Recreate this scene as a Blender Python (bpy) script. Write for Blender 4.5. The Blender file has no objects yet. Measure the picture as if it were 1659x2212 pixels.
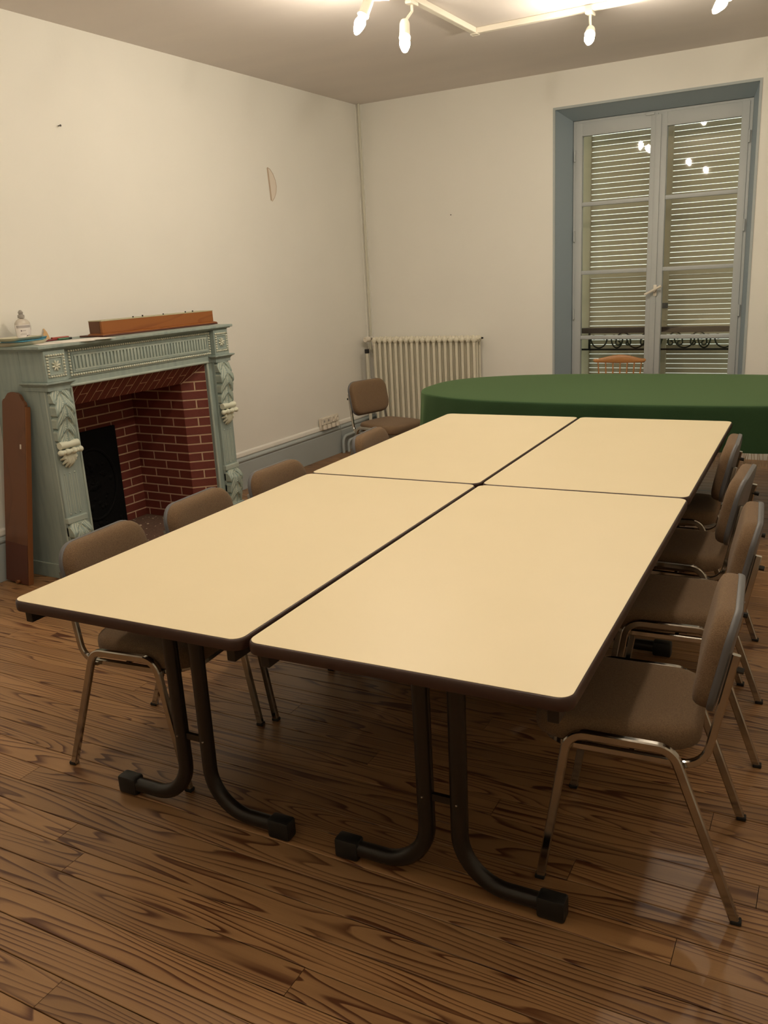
import bpy, bmesh, math, random
from mathutils import Vector, Matrix
R = math.radians
sc = bpy.context.scene
col = sc.collection
rnd = random.Random(7)

# ------------------------------------------------------------------ camera (fitted to the photograph)
CAM = Vector((4.1951, -7.1400, 1.5727)); YAW, PITCH, ROLL, FPX = -0.5257, -0.2741, -0.0539, 1828.34
fw = Vector((math.sin(YAW)*math.cos(PITCH), math.cos(YAW)*math.cos(PITCH), math.sin(PITCH)))
rt = Vector((math.cos(YAW), -math.sin(YAW), 0)); up = rt.cross(fw)
rc, rs = math.cos(ROLL), math.sin(ROLL)
r2, u2 = rt*rc + up*rs, up*rc - rt*rs
cd = bpy.data.cameras.new('camera'); cam = bpy.data.objects.new('camera', cd); col.objects.link(cam)
cam.matrix_world = Matrix(((r2.x, u2.x, -fw.x, CAM.x), (r2.y, u2.y, -fw.y, CAM.y), (r2.z, u2.z, -fw.z, CAM.z), (0, 0, 0, 1)))
cd.sensor_fit = 'VERTICAL'; cd.sensor_height = 36.0; cd.lens = 36.0*FPX/2212.0; cd.clip_start = 0.05
sc.camera = cam

# ------------------------------------------------------------------ daylight outside and exposure
w = bpy.data.worlds.new('world'); sc.world = w; w.use_nodes = True
bg = w.node_tree.nodes['Background']; bg.inputs[0].default_value = (0.92, 1.0, 0.86, 1); bg.inputs[1].default_value = 1.7
sc.view_settings.view_transform = 'Standard'; sc.view_settings.look = 'None'
sc.view_settings.exposure = 0.0; sc.view_settings.gamma = 1.0; sc.view_settings.use_curve_mapping = False
BULB = 475.0                       # radiance of one lamp bulb
BULB_COL = (1.0, 0.885, 0.71)

# ------------------------------------------------------------------ helpers
def link(o, parent=None):
    col.objects.link(o)
    if parent is not None: o.parent = parent
    return o
def tag(o, label=None, cat=None, group=None, kind=None):
    if label: o['label'] = label
    if cat: o['category'] = cat
    if group: o['group'] = group
    if kind: o['kind'] = kind
    return o
def thing(name, label, cat, loc=(0, 0, 0), rz=0.0, group=None):
    o = bpy.data.objects.new(name, None); o.empty_display_size = 0.05
    link(o); o.location = loc; o.rotation_euler = (0, 0, rz)
    return tag(o, label, cat, group)
def copy_tree(o, parent=None):
    c = o.copy(); col.objects.link(c); c.parent = parent
    for ch in list(o.children): copy_tree(ch, c)
    return c

class MB:
    """collects shapes; build() links them as one mesh object"""
    def __init__(s): s.v = []; s.f = []
    def add(s, vs, fs, M=None):
        b = len(s.v)
        for p in vs:
            p = Vector(p); s.v.append(tuple(M @ p) if M is not None else tuple(p))
        for q in fs: s.f.append(tuple(i+b for i in q))
        return s
    def bm(s, bmm, M=None):
        bmm.verts.index_update()
        s.add([v.co for v in bmm.verts], [[v.index for v in f.verts] for f in bmm.faces], M); bmm.free(); return s
    def box(s, lo, hi, M=None, bev=0.0, seg=2):
        if bev <= 0:
            x0, y0, z0 = lo; x1, y1, z1 = hi
            vs = [(x0,y0,z0),(x1,y0,z0),(x1,y1,z0),(x0,y1,z0),(x0,y0,z1),(x1,y0,z1),(x1,y1,z1),(x0,y1,z1)]
            return s.add(vs, [(0,3,2,1),(4,5,6,7),(0,1,5,4),(1,2,6,5),(2,3,7,6),(3,0,4,7)], M)
        b = bmesh.new(); bmesh.ops.create_cube(b, size=1.0)
        c = [(lo[i]+hi[i])/2 for i in range(3)]; d = [hi[i]-lo[i] for i in range(3)]
        for v in b.verts: v.co = Vector((c[0]+v.co.x*d[0], c[1]+v.co.y*d[1], c[2]+v.co.z*d[2]))
        bmesh.ops.bevel(b, geom=b.edges[:], offset=bev, segments=seg, profile=0.5, affect='EDGES')
        return s.bm(b, M)
    def sweep(s, path, prof, n0=None, caps=True, closed=False, scale=None, M=None):
        """sweep a closed 2D profile (a,b) along path with parallel transport; a is along n0"""
        P = [Vector(p) for p in path]; n = len(P); k = len(prof)
        T = []
        for i in range(n):
            if closed: t = P[(i+1) % n]-P[i-1]
            elif i == 0: t = P[1]-P[0]
            elif i == n-1: t = P[-1]-P[-2]
            else: t = (P[i+1]-P[i]).normalized()+(P[i]-P[i-1]).normalized()
            T.append(t.normalized())
        N = Vector(n0) if n0 is not None else T[0].orthogonal()
        vs = []; prev = T[0]
        for i in range(n):
            if i: N = prev.rotation_difference(T[i]) @ N
            N = (N - T[i]*N.dot(T[i])).normalized(); B = T[i].cross(N); prev = T[i]
            st = 1.0
            if 0 < i < n-1 or closed:
                a_, b_ = (P[i]-P[i-1]).normalized(), (P[(i+1) % n]-P[i]).normalized()
                st = 1.0/max(0.5, math.sqrt((1+max(-1, min(1, a_.dot(b_))))/2))
            sc_ = scale[i] if scale else 1.0
            for a, b in prof: vs.append(P[i] + N*(a*sc_) + B*(b*sc_*1.0))
        fs = []
        m = n if closed else n-1
        for i in range(m):
            j = (i+1) % n
            for q in range(k):
                r = (q+1) % k
                fs.append((i*k+q, i*k+r, j*k+r, j*k+q))
        if caps and not closed:
            fs.append(tuple(reversed(range(k)))); fs.append(tuple(range((n-1)*k, n*k)))
        return s.add(vs, fs, M)
    def tube(s, path, r, seg=10, **kw):
        return s.sweep(path, [(r*math.cos(2*math.pi*i/seg), r*math.sin(2*math.pi*i/seg)) for i in range(seg)], **kw)
    def lathe(s, prof, seg=20, M=None, sx=1.0, sy=1.0):
        """prof: (r,z) list, around z"""
        vs = []; fs = []; k = len(prof)
        for i in range(seg):
            a = 2*math.pi*i/seg
            for r, z in prof: vs.append((r*math.cos(a)*sx, r*math.sin(a)*sy, z))
        for i in range(seg):
            j = (i+1) % seg
            for q in range(k-1): fs.append((i*k+q, j*k+q, j*k+q+1, i*k+q+1))
        if prof[0][0] > 1e-6: fs.append(tuple(reversed([i*k for i in range(seg)])))
        if prof[-1][0] > 1e-6: fs.append(tuple(i*k+k-1 for i in range(seg)))
        return s.add(vs, fs, M)
    def prism(s, poly, z0, z1, M=None):
        """2D polygon (x,y) extruded in z"""
        k = len(poly)
        vs = [(x, y, z0) for x, y in poly]+[(x, y, z1) for x, y in poly]
        fs = [tuple(reversed(range(k))), tuple(range(k, 2*k))]+[(i, (i+1) % k, k+(i+1) % k, k+i) for i in range(k)]
        return s.add(vs, fs, M)
    def grid(s, fn, nu, nv, M=None, flip=False):
        vs = [fn(i/nu, j/nv) for i in range(nu+1) for j in range(nv+1)]
        fs = []
        for i in range(nu):
            for j in range(nv):
                q = (i*(nv+1)+j, (i+1)*(nv+1)+j, (i+1)*(nv+1)+j+1, i*(nv+1)+j+1)
                fs.append(tuple(reversed(q)) if flip else q)
        return s.add(vs, fs, M)
    def ball(s, c, r, M=None, sub=1, sx=1, sy=1, sz=1):
        b = bmesh.new(); bmesh.ops.create_icosphere(b, subdivisions=sub, radius=r)
        for v in b.verts: v.co = Vector((c[0]+v.co.x*sx, c[1]+v.co.y*sy, c[2]+v.co.z*sz))
        return s.bm(b, M)
    def build(s, name, mat, parent=None, loc=None, smooth=None, rz=None):
        me = bpy.data.meshes.new(name); me.from_pydata(s.v, [], s.f); me.validate()
        me.materials.append(mat)
        if smooth is not None:
            me.shade_smooth(); me.set_sharp_from_angle(angle=R(smooth))
        o = bpy.data.objects.new(name, me); link(o, parent)
        if loc is not None: o.location = loc
        if rz is not None: o.rotation_euler = (0, 0, rz)
        return o

def fix_normals(o):
    b = bmesh.new(); b.from_mesh(o.data); bmesh.ops.recalc_face_normals(b, faces=b.faces[:]); b.to_mesh(o.data); b.free(); return o

def fillet(pts, rad, seg=6):
    """polyline with rounded corners; rad a number or one per inner point"""
    P = [Vector(p) for p in pts]; out = [P[0]]
    for i in range(1, len(P)-1):
        r = rad[i-1] if isinstance(rad, (list, tuple)) else rad
        a, b = (P[i-1]-P[i]), (P[i+1]-P[i]); la, lb = a.length, b.length; a.normalize(); b.normalize()
        ang = a.angle(b)
        if r <= 0 or ang > math.pi-0.02: out.append(P[i]); continue
        d = min(r/math.tan(ang/2), la*0.499, lb*0.499); rr = d*math.tan(ang/2)
        c = P[i]+(a+b).normalized()*(rr/math.sin(ang/2))
        v0, v1 = P[i]+a*d-c, P[i]+b*d-c; tot = v0.angle(v1); ax = v0.cross(v1).normalized()
        for k in range(seg+1): out.append(c+Matrix.Rotation(tot*k/seg, 3, ax) @ v0)
    out.append(P[-1]); return out
def sqprof(a, b, c=0.25):
    """rounded rectangle profile of half sizes a, b"""
    k = min(a, b)*c
    return [(a, -b+k), (a, b-k), (a-k, b), (-a+k, b), (-a, b-k), (-a, -b+k), (-a+k, -b), (a-k, -b)]
def rrect(hx, hy, r, seg=6):
    out = []
    for cx, cy, a0 in ((hx-r, hy-r, 0), (-hx+r, hy-r, 90), (-hx+r, -hy+r, 180), (hx-r, -hy+r, 270)):
        for k in range(seg+1):
            a = R(a0+90*k/seg); out.append((cx+r*math.cos(a), cy+r*math.sin(a)))
    return out
def T(x, y, z): return Matrix.Translation((x, y, z))
def Rz(a): return Matrix.Rotation(a, 4, 'Z')
def Rx(a): return Matrix.Rotation(a, 4, 'X')
def Ry(a): return Matrix.Rotation(a, 4, 'Y')
def align(d):
    return Vector((0, 0, 1)).rotation_difference(Vector(d).normalized()).to_matrix().to_4x4()

# ------------------------------------------------------------------ materials
def mat(name, c, rough=0.6, metal=0.0, spec=0.5, noise=None, bump=None, coat=0.0, sheen=0.0):
    """noise=(scale, amount, second colour[, stretch xyz]); bump=(scale, strength[, stretch])"""
    m = bpy.data.materials.new(name); m.use_nodes = True; nt = m.node_tree; b = nt.nodes['Principled BSDF']
    b.inputs['Base Color'].default_value = (*c, 1); b.inputs['Roughness'].default_value = rough
    b.inputs['Metallic'].default_value = metal; b.inputs['Specular IOR Level'].default_value = spec
    b.inputs['Coat Weight'].default_value = coat
    if sheen: b.inputs['Sheen Weight'].default_value = sheen; b.inputs['Sheen Roughness'].default_value = 0.5
    tc = None
    def mapped(st):
        nonlocal tc
        if tc is None: tc = nt.nodes.new('ShaderNodeTexCoord')
        mp = nt.nodes.new('ShaderNodeMapping'); mp.inputs['Scale'].default_value = st
        nt.links.new(tc.outputs['Object'], mp.inputs['Vector']); return mp.outputs['Vector']
    if noise:
        st = noise[3] if len(noise) > 3 else (1, 1, 1)
        n = nt.nodes.new('ShaderNodeTexNoise'); n.inputs['Scale'].default_value = noise[0]; n.inputs['Detail'].default_value = 5
        nt.links.new(mapped(st), n.inputs['Vector'])
        rp = nt.nodes.new('ShaderNodeValToRGB'); rp.color_ramp.elements[0].position = 0.5-0.5*(1-noise[1])*0.6-0.02; rp.color_ramp.elements[1].position = 0.5+0.5*(1-noise[1])*0.6+0.02
        rp.color_ramp.elements[0].color = (*c, 1); rp.color_ramp.elements[1].color = (*noise[2], 1)
        nt.links.new(n.outputs['Fac'], rp.inputs['Fac']); nt.links.new(rp.outputs['Color'], b.inputs['Base Color'])
    if bump:
        st = bump[2] if len(bump) > 2 else (1, 1, 1)
        n = nt.nodes.new('ShaderNodeTexNoise'); n.inputs['Scale'].default_value = bump[0]; n.inputs['Detail'].default_value = 3
        nt.links.new(mapped(st), n.inputs['Vector'])
        bp = nt.nodes.new('ShaderNodeBump'); bp.inputs['Strength'].default_value = bump[1]; bp.inputs['Distance'].default_value = 0.004
        nt.links.new(n.outputs['Fac'], bp.inputs['Height']); nt.links.new(bp.outputs['Normal'], b.inputs['Normal'])
    return m

def wood_mat(name, light, dark, scale=1.0, rings=9.0, rough=0.4, axis='X', tone=0.25, contrast=0.55, sx=1.6, sy=9.0, fine=0):
    """plain-sawn boards: contour lines of a stretched noise give the cathedral grain; each board differs"""
    m = bpy.data.materials.new(name); m.use_nodes = True; nt = m.node_tree; N = nt.nodes; L = nt.links; b = N['Principled BSDF']
    tc = N.new('ShaderNodeTexCoord'); oi = N.new('ShaderNodeObjectInfo')
    mp = N.new('ShaderNodeMapping')
    s = {'X': (sx, sy, sy), 'Y': (sy, sx, sy), 'Z': (sy, sy, sx)}[axis]
    mp.inputs['Scale'].default_value = [v*scale for v in s]
    L.new(tc.outputs['Object'], mp.inputs['Vector'])
    wv = N.new('ShaderNodeMath'); wv.operation = 'MULTIPLY'; wv.inputs[1].default_value = 57.0; L.new(oi.outputs['Random'], wv.inputs[0])
    n1 = N.new('ShaderNodeTexNoise'); n1.noise_dimensions = '4D'; n1.inputs['Scale'].default_value = 1.0; n1.inputs['Detail'].default_value = 1.5; n1.inputs['Roughness'].default_value = 0.35
    L.new(mp.outputs['Vector'], n1.inputs['Vector']); L.new(wv.outputs[0], n1.inputs['W'])
    k = N.new('ShaderNodeMath'); k.operation = 'MULTIPLY'; L.new(n1.outputs['Fac'], k.inputs[0]); k.inputs[1].default_value = rings
    if fine:
        r7 = N.new('ShaderNodeMath'); r7.operation = 'MULTIPLY'; r7.inputs[1].default_value = 7.31; L.new(oi.outputs['Random'], r7.inputs[0])
        rf = N.new('ShaderNodeMath'); rf.operation = 'FRACT'; L.new(r7.outputs[0], rf.inputs[0])
        rk = N.new('ShaderNodeMath'); rk.operation = 'MULTIPLY_ADD'; L.new(rf.outputs[0], rk.inputs[0]); rk.inputs[1].default_value = 1.1*rings; rk.inputs[2].default_value = 0.65*rings; L.new(rk.outputs[0], k.inputs[1])
        sp = N.new('ShaderNodeSeparateXYZ'); L.new(tc.outputs['Object'], sp.inputs[0])
        rl_ = N.new('ShaderNodeMath'); rl_.operation = 'MULTIPLY_ADD'; L.new(rf.outputs[0], rl_.inputs[0]); rl_.inputs[1].default_value = -fine; rl_.inputs[2].default_value = fine
        k2 = N.new('ShaderNodeMath'); k2.operation = 'MULTIPLY_ADD'; L.new(sp.outputs['Y'], k2.inputs[0]); L.new(rl_.outputs[0], k2.inputs[1]); L.new(k.outputs[0], k2.inputs[2]); k = k2
    fr = N.new('ShaderNodeMath'); fr.operation = 'FRACT'; L.new(k.outputs[0], fr.inputs[0])
    rp = N.new('ShaderNodeValToRGB'); e = rp.color_ramp.elements
    e[0].position = 0.0; e[0].color = (0, 0, 0, 1); e[1].position = 0.60; e[1].color = (0, 0, 0, 1)
    e[1].color = (0.14, 0.14, 0.14, 1)
    q = e.new(0.82); q.color = (0.75, 0.75, 0.75, 1); q = e.new(0.92); q.color = (1, 1, 1, 1); q = e.new(0.99); q.color = (0, 0, 0, 1)
    L.new(fr.outputs[0], rp.inputs['Fac'])
    mp2 = N.new('ShaderNodeMapping'); mp2.inputs['Scale'].default_value = [v*scale*(22 if v == sy else 2.2) for v in s]
    L.new(tc.outputs['Object'], mp2.inputs['Vector'])
    n2 = N.new('ShaderNodeTexNoise'); n2.noise_dimensions = '4D'; n2.inputs['Detail'].default_value = 3; L.new(mp2.outputs['Vector'], n2.inputs['Vector']); L.new(wv.outputs[0], n2.inputs['W'])
    n3 = N.new('ShaderNodeTexNoise'); n3.inputs['Scale'].default_value = 2.3; L.new(tc.outputs['Object'], n3.inputs['Vector'])
    n3m = N.new('ShaderNodeMath'); n3m.operation = 'MULTIPLY_ADD'; L.new(n3.outputs['Fac'], n3m.inputs[0]); n3m.inputs[1].default_value = 1.5; n3m.inputs[2].default_value = -0.15
    am = N.new('ShaderNodeMath'); am.operation = 'MULTIPLY'; L.new(rp.outputs['Color'], am.inputs[0]); L.new(n3m.outputs[0], am.inputs[1])
    am2 = N.new('ShaderNodeMath'); am2.operation = 'MULTIPLY_ADD'; L.new(n2.outputs['Fac'], am2.inputs[0]); am2.inputs[1].default_value = 0.35; L.new(am.outputs[0], am2.inputs[2])
    am3 = N.new('ShaderNodeMath'); am3.operation = 'MULTIPLY_ADD'; am3.use_clamp = True; L.new(am2.outputs[0], am3.inputs[0]); am3.inputs[1].default_value = 1.9*contrast; am3.inputs[2].default_value = -0.12
    mx = N.new('ShaderNodeMix'); mx.data_type = 'RGBA'; mx.inputs[6].default_value = (*light, 1); mx.inputs[7].default_value = (*dark, 1)
    L.new(am3.outputs[0], mx.inputs[0])
    hv = N.new('ShaderNodeHueSaturation'); vv = N.new('ShaderNodeMath'); vv.operation = 'MULTIPLY_ADD'; L.new(oi.outputs['Random'], vv.inputs[0]); vv.inputs[1].default_value = tone; vv.inputs[2].default_value = 1-tone/2
    L.new(vv.outputs[0], hv.inputs['Value']); L.new(mx.outputs[2], hv.inputs['Color']); L.new(hv.outputs['Color'], b.inputs['Base Color'])
    b.inputs['Roughness'].default_value = rough
    bp = N.new('ShaderNodeBump'); bp.inputs['Strength'].default_value = 0.12; bp.inputs['Distance'].default_value = 0.002
    L.new(am2.outputs[0], bp.inputs['Height']); L.new(bp.outputs['Normal'], b.inputs['Normal'])
    return m

M_ = {}
M_['wall'] = mat('wall_paint', (0.795, 0.78, 0.72), 0.75, noise=(2.2, 0.1, (0.825, 0.805, 0.745)), bump=(55, 0.10))
M_['ceiling'] = mat('ceiling_paint', (0.72, 0.665, 0.635), 0.85, noise=(1.4, 0.1, (0.76, 0.70, 0.66), (1, 4, 1)), bump=(9, 0.25))
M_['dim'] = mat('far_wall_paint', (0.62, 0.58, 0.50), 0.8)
M_['blue'] = mat('blue_grey_paint', (0.30, 0.37, 0.415), 0.55, bump=(60, 0.08))
M_['frame'] = mat('window_frame_paint', (0.44, 0.465, 0.465), 0.5)
M_['skirt'] = mat('skirting_paint', (0.385, 0.425, 0.425), 0.55)
M_['board'] = wood_mat('pine_floorboards', (0.375, 0.210, 0.092), (0.090, 0.029, 0.010), rings=12, rough=0.36, contrast=0.80, tone=0.35, sx=1.0, sy=12.0, fine=62)
M_['gap'] = mat('floor_gap', (0.03, 0.018, 0.01), 0.9)
M_['laminate'] = mat('cream_laminate', (0.80, 0.69, 0.455), 0.42, noise=(5, 0.1, (0.82, 0.705, 0.47)))
M_['edge'] = mat('brown_edge_band', (0.040, 0.017, 0.012), 0.40)
M_['leg'] = mat('dark_brown_tube', (0.013, 0.0098, 0.0075), 0.30)
M_['black'] = mat('black_plastic', (0.010, 0.010, 0.0095), 0.45, bump=(250, 0.1))
M_['chrome'] = mat('worn_chrome', (0.47, 0.45, 0.41), 0.13, metal=1.0, noise=(30, 0.2, (0.40, 0.37, 0.33)))
M_['rubber'] = mat('black_rubber', (0.008, 0.008, 0.008), 0.7)
M_['shell'] = mat('grey_plastic_shell', (0.105, 0.105, 0.11), 0.42)
M_['fabric'] = mat('brown_tweed', (0.112, 0.066, 0.034), 0.95, noise=(330, 0.25, (0.215, 0.135, 0.070)), bump=(420, 0.6), sheen=0.06)
M_['baize'] = mat('green_cloth', (0.019, 0.048, 0.018), 0.95, noise=(160, 0.2, (0.024, 0.057, 0.022)), bump=(300, 0.2), sheen=0.55, spec=0.2)
M_['baize'].node_tree.nodes['Principled BSDF'].inputs['Sheen Tint'].default_value = (0.33, 0.50, 0.24, 1)
M_['fringe'] = mat('tan_fringe', (0.36, 0.28, 0.18), 0.9)
M_['mantel'] = mat('mantel_paint', (0.235, 0.30, 0.28), 0.6, noise=(7, 0.3, (0.325, 0.385, 0.35), (5, 5, 0.6)), bump=(40, 0.15, (1, 1, 0.2)))
M_['carve'] = mat('mantel_carving_paint', (0.19, 0.265, 0.25), 0.6, noise=(30, 0.3, (0.31, 0.38, 0.33)))
def dry_brush(m, hi, lo=0.47, up_=0.56):
    nt = m.node_tree; b = nt.nodes['Principled BSDF']; src = b.inputs['Base Color'].links[0].from_socket
    g = nt.nodes.new('ShaderNodeNewGeometry'); rp = nt.nodes.new('ShaderNodeValToRGB'); rp.color_ramp.elements[0].position = lo; rp.color_ramp.elements[1].position = up_
    mx = nt.nodes.new('ShaderNodeMix'); mx.data_type = 'RGBA'; mx.inputs[7].default_value = (*hi, 1)
    nt.links.new(g.outputs['Pointiness'], rp.inputs['Fac']); nt.links.new(rp.outputs['Color'], mx.inputs[0]); nt.links.new(src, mx.inputs[6]); nt.links.new(mx.outputs[2], b.inputs['Base Color'])
dry_brush(M_['carve'], (0.66, 0.68, 0.55), 0.487, 0.55)
M_['pearl'] = mat('mantel_bead_paint', (0.66, 0.66, 0.54), 0.5, noise=(60, 0.2, (0.55, 0.58, 0.48)))
M_['trimp'] = mat('mantel_trim_paint', (0.31, 0.38, 0.345), 0.55, noise=(8, 0.3, (0.42, 0.47, 0.41)))
M_['brick'] = mat('red_brick_paint', (0.135, 0.026, 0.017), 0.6, noise=(16, 0.1, (0.165, 0.034, 0.022)), bump=(70, 0.2))
M_['mortar'] = mat('cream_mortar', (0.56, 0.41, 0.27), 0.85, bump=(90, 0.3))
M_['iron'] = mat('cast_iron', (0.0028, 0.0028, 0.0028), 0.8, spec=0.15, bump=(30, 0.4))
M_['ash'] = mat('hearth_soil', (0.10, 0.055, 0.035), 0.95, noise=(60, 0.2, (0.16, 0.09, 0.06)), bump=(80, 0.8))
M_['rust'] = mat('rubble', (0.45, 0.34, 0.24), 0.9)
M_['box'] = wood_mat('orange_varnished_wood', (0.30, 0.105, 0.026), (0.20, 0.058, 0.013), rings=6, rough=0.35, axis='Y', contrast=0.5, tone=0.0)
M_['boxdark'] = mat('dark_red_wood', (0.095, 0.027, 0.014), 0.4)
M_['ply'] = mat('pale_plywood_edge', (0.46, 0.43, 0.29), 0.7)
M_['plank'] = wood_mat('brown_varnished_plank', (0.145, 0.055, 0.022), (0.085, 0.030, 0.012), rings=5, rough=0.4, axis='Z', contrast=0.4, tone=0.0)
M_['plankedge'] = mat('plank_edge', (0.20, 0.075, 0.025), 0.4)
M_['maple'] = wood_mat('honey_wood', (0.43, 0.205, 0.075), (0.31, 0.13, 0.042), rings=5, rough=0.35, axis='X', contrast=0.4, tone=0.0)
M_['white'] = mat('white_enamel', (0.72, 0.68, 0.55), 0.35)
M_['pipe'] = mat('painted_pipe', (0.60, 0.58, 0.48), 0.45)
M_['plastic'] = mat('white_plastic', (0.74, 0.68, 0.58), 0.4)
M_['track'] = mat('white_track', (0.75, 0.70, 0.60), 0.4)
M_['shutter'] = mat('cream_shutter', (0.50, 0.44, 0.31), 0.6, noise=(3, 0.2, (0.56, 0.49, 0.36)))
M_['wrought'] = mat('wrought_iron', (0.022, 0.018, 0.015), 0.5)
M_['oakrail'] = mat('dark_wood_handrail', (0.060, 0.035, 0.030), 0.5)
M_['paper'] = mat('white_paper', (0.82, 0.78, 0.72), 0.7)
M_['tray'] = mat('cream_tray', (0.62, 0.60, 0.46), 0.45)
M_['cyan'] = mat('blue_plastic', (0.06, 0.25, 0.36), 0.4)
M_['gel'] = mat('translucent_bottle', (0.52, 0.48, 0.42), 0.15, noise=(9, 0.2, (0.60, 0.55, 0.47)))
M_['cap'] = mat('grey_cap', (0.33, 0.31, 0.28), 0.35)
M_['labelw'] = mat('bottle_label', (0.74, 0.70, 0.68), 0.5)
M_['labelg'] = mat('label_grey_band', (0.40, 0.37, 0.36), 0.5)
M_['ink'] = mat('label_ink', (0.12, 0.085, 0.11), 0.5)
M_['red'] = mat('red_plastic', (0.34, 0.055, 0.03), 0.4)
M_['crimson'] = mat('dark_red_paint', (0.20, 0.012, 0.015), 0.35)
M_['greenp'] = mat('green_plastic', (0.03, 0.13, 0.05), 0.4)
M_['yellow'] = mat('yellow_plastic', (0.62, 0.50, 0.12), 0.5)
M_['stick'] = mat('pale_wood_stick', (0.60, 0.38, 0.18), 0.7)
M_['plaster'] = mat('torn_wall_plaster', (0.72, 0.645, 0.555), 0.9)
M_['tear'] = mat('torn_edge', (0.50, 0.39, 0.29), 0.9)
M_['soil'] = mat('outside_ground', (0.3, 0.3, 0.28), 0.9)

def emission(name, c, s):
    m = bpy.data.materials.new(name); m.use_nodes = True; nt = m.node_tree; nt.nodes.clear()
    e = nt.nodes.new('ShaderNodeEmission'); e.inputs[0].default_value = (*c, 1); e.inputs[1].default_value = s
    o = nt.nodes.new('ShaderNodeOutputMaterial'); nt.links.new(e.outputs[0], o.inputs[0]); return m
M_['bulb'] = emission('lit_bulb', BULB_COL, BULB)
M_['neck'] = emission('lit_bulb_neck', BULB_COL, BULB*0.22)
def glass():
    m = bpy.data.materials.new('window_glass'); m.use_nodes = True; nt = m.node_tree; nt.nodes.clear()
    fr = nt.nodes.new('ShaderNodeFresnel'); fr.inputs[0].default_value = 1.5
    tr = nt.nodes.new('ShaderNodeBsdfTransparent'); tr.inputs[0].default_value = (0.94, 0.95, 0.93, 1)
    gl = nt.nodes.new('ShaderNodeBsdfGlossy'); gl.inputs['Roughness'].default_value = 0.02
    mx = nt.nodes.new('ShaderNodeMixShader'); o = nt.nodes.new('ShaderNodeOutputMaterial')
    nt.links.new(fr.outputs[0], mx.inputs[0]); nt.links.new(tr.outputs[0], mx.inputs[1]); nt.links.new(gl.outputs[0], mx.inputs[2]); nt.links.new(mx.outputs[0], o.inputs[0]); return m
M_['glass'] = glass()

# ------------------------------------------------------------------ the room shell
H = 3.036; XR = 5.3; YN = -8.1
FPC = -3.38                                   # centre of the fireplace along the left wall
def struct(name, mb, m, **kw):
    o = mb.build(name, m, **kw); tag(o, kind='structure'); return o
# floor: a dark sub-floor with every board laid on it
fl = struct('floor', MB().box((-0.3, YN-0.3, -0.10), (XR+0.3, 0.45, -0.022)), M_['gap']); tag(fl, 'brown pine plank floor of the room', 'floor')
TILT = 0.026; BW = 0.0905
row = 0
y = YN-0.25
ctr = Vector((3.0, -5.9, 0))
def board(x0, x1, yc):
    hw = BW/2-0.0014; hl = (x1-x0)/2-0.0008; c = 0.0013; zt = 0.0; zb = -0.022
    # rotated about ctr
    mb = MB(); pr = [(-hw, zb), (hw, zb), (hw, zt-c), (hw-c, zt), (-hw+c, zt), (-hw, zt-c)]
    vs = [(-hl, a, b) for a, b in pr]+[(hl, a, b) for a, b in pr]
    mb.add(vs, [tuple(range(6)), tuple(reversed(range(6, 12)))]+[(i, i+6, (i+1) % 6+6, (i+1) % 6) for i in range(6)])
    xm = (x0+x1)/2
    px = ctr.x+(xm-ctr.x)*math.cos(TILT)-(yc-ctr.y)*math.sin(TILT); py = ctr.y+(xm-ctr.x)*math.sin(TILT)+(yc-ctr.y)*math.cos(TILT)
    o = mb.build('floorboard', M_['board'], fl, loc=(px, py, 0), rz=TILT)
    return fix_normals(o)
JOINTS = {-5.79: 2.34, -5.88: 3.16, -5.43: 3.93, -5.50: 1.84}
yy = -5.935 - BW*26
while yy < 0.30:
    yc = yy+BW/2
    cuts = []
    for jy, jx in JOINTS.items():
        if abs(jy-yc) < BW/2: cuts.append(jx)
    if not cuts:
        k = rnd.uniform(0.5, 4.6); cuts = [k] if rnd.random() < 0.8 else [k, (k+2.4) % 4.6]
    cuts = sorted(cuts); xs = [-0.22]+cuts+[XR+0.2]
    for a, b in zip(xs[:-1], xs[1:]):
        if b-a > 0.15: board(a, b, yc)
    yy += BW
# ceiling and walls
tag(struct('ceiling', MB().box((-0.3, YN-0.3, H), (XR+0.3, 0.6, H+0.2)), M_['ceiling']), 'plain greyish white plaster ceiling', 'ceiling')
HY0, HY1, HZ = FPC-0.57, FPC+0.57, 1.08        # hole for the firebox
wl = MB()
wl.box((-0.30, YN-0.3, -0.1), (0, HY0, H)); wl.box((-0.30, HY1, -0.1), (0, 0.45, H)); wl.box((-0.30, HY0, HZ), (0, HY1, H)); wl.box((-0.5, HY0-0.1, -0.1), (-0.30, HY1+0.1, HZ+0.1))
WLo = tag(struct('wall_left', wl, M_['wall']), 'bare off-white wall behind the fireplace', 'wall')
WX0, WX1, WZ = 1.829, 3.348, 2.7627            # window opening in the back wall
IX0, IX1, IZ, ID = 1.917, 3.285, 2.688, 0.20   # inner edge of the splayed reveal
wb = MB()
wb.box((-0.3, 0, -0.1), (WX0, 0.45, H)); wb.box((WX1, 0, -0.1), (XR+0.3, 0.45, H)); wb.box((WX0, 0, WZ), (WX1, 0.45, H)); wb.box((WX0, 0, -0.1), (WX1, 0.45, -0.024))
tag(struct('wall_back', wb, M_['wall']), 'bare off-white wall with the tall window', 'wall')
tag(struct('wall_right', MB().box((XR, YN-0.3, -0.1), (XR+0.3, 0.45, H)), M_['dim']), 'plain wall on the side away from the fireplace', 'wall')
tag(struct('wall_front', MB().box((0, YN-0.3, -0.1), (XR, YN, H)), M_['dim']), 'plain wall behind the viewer', 'wall')
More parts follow.
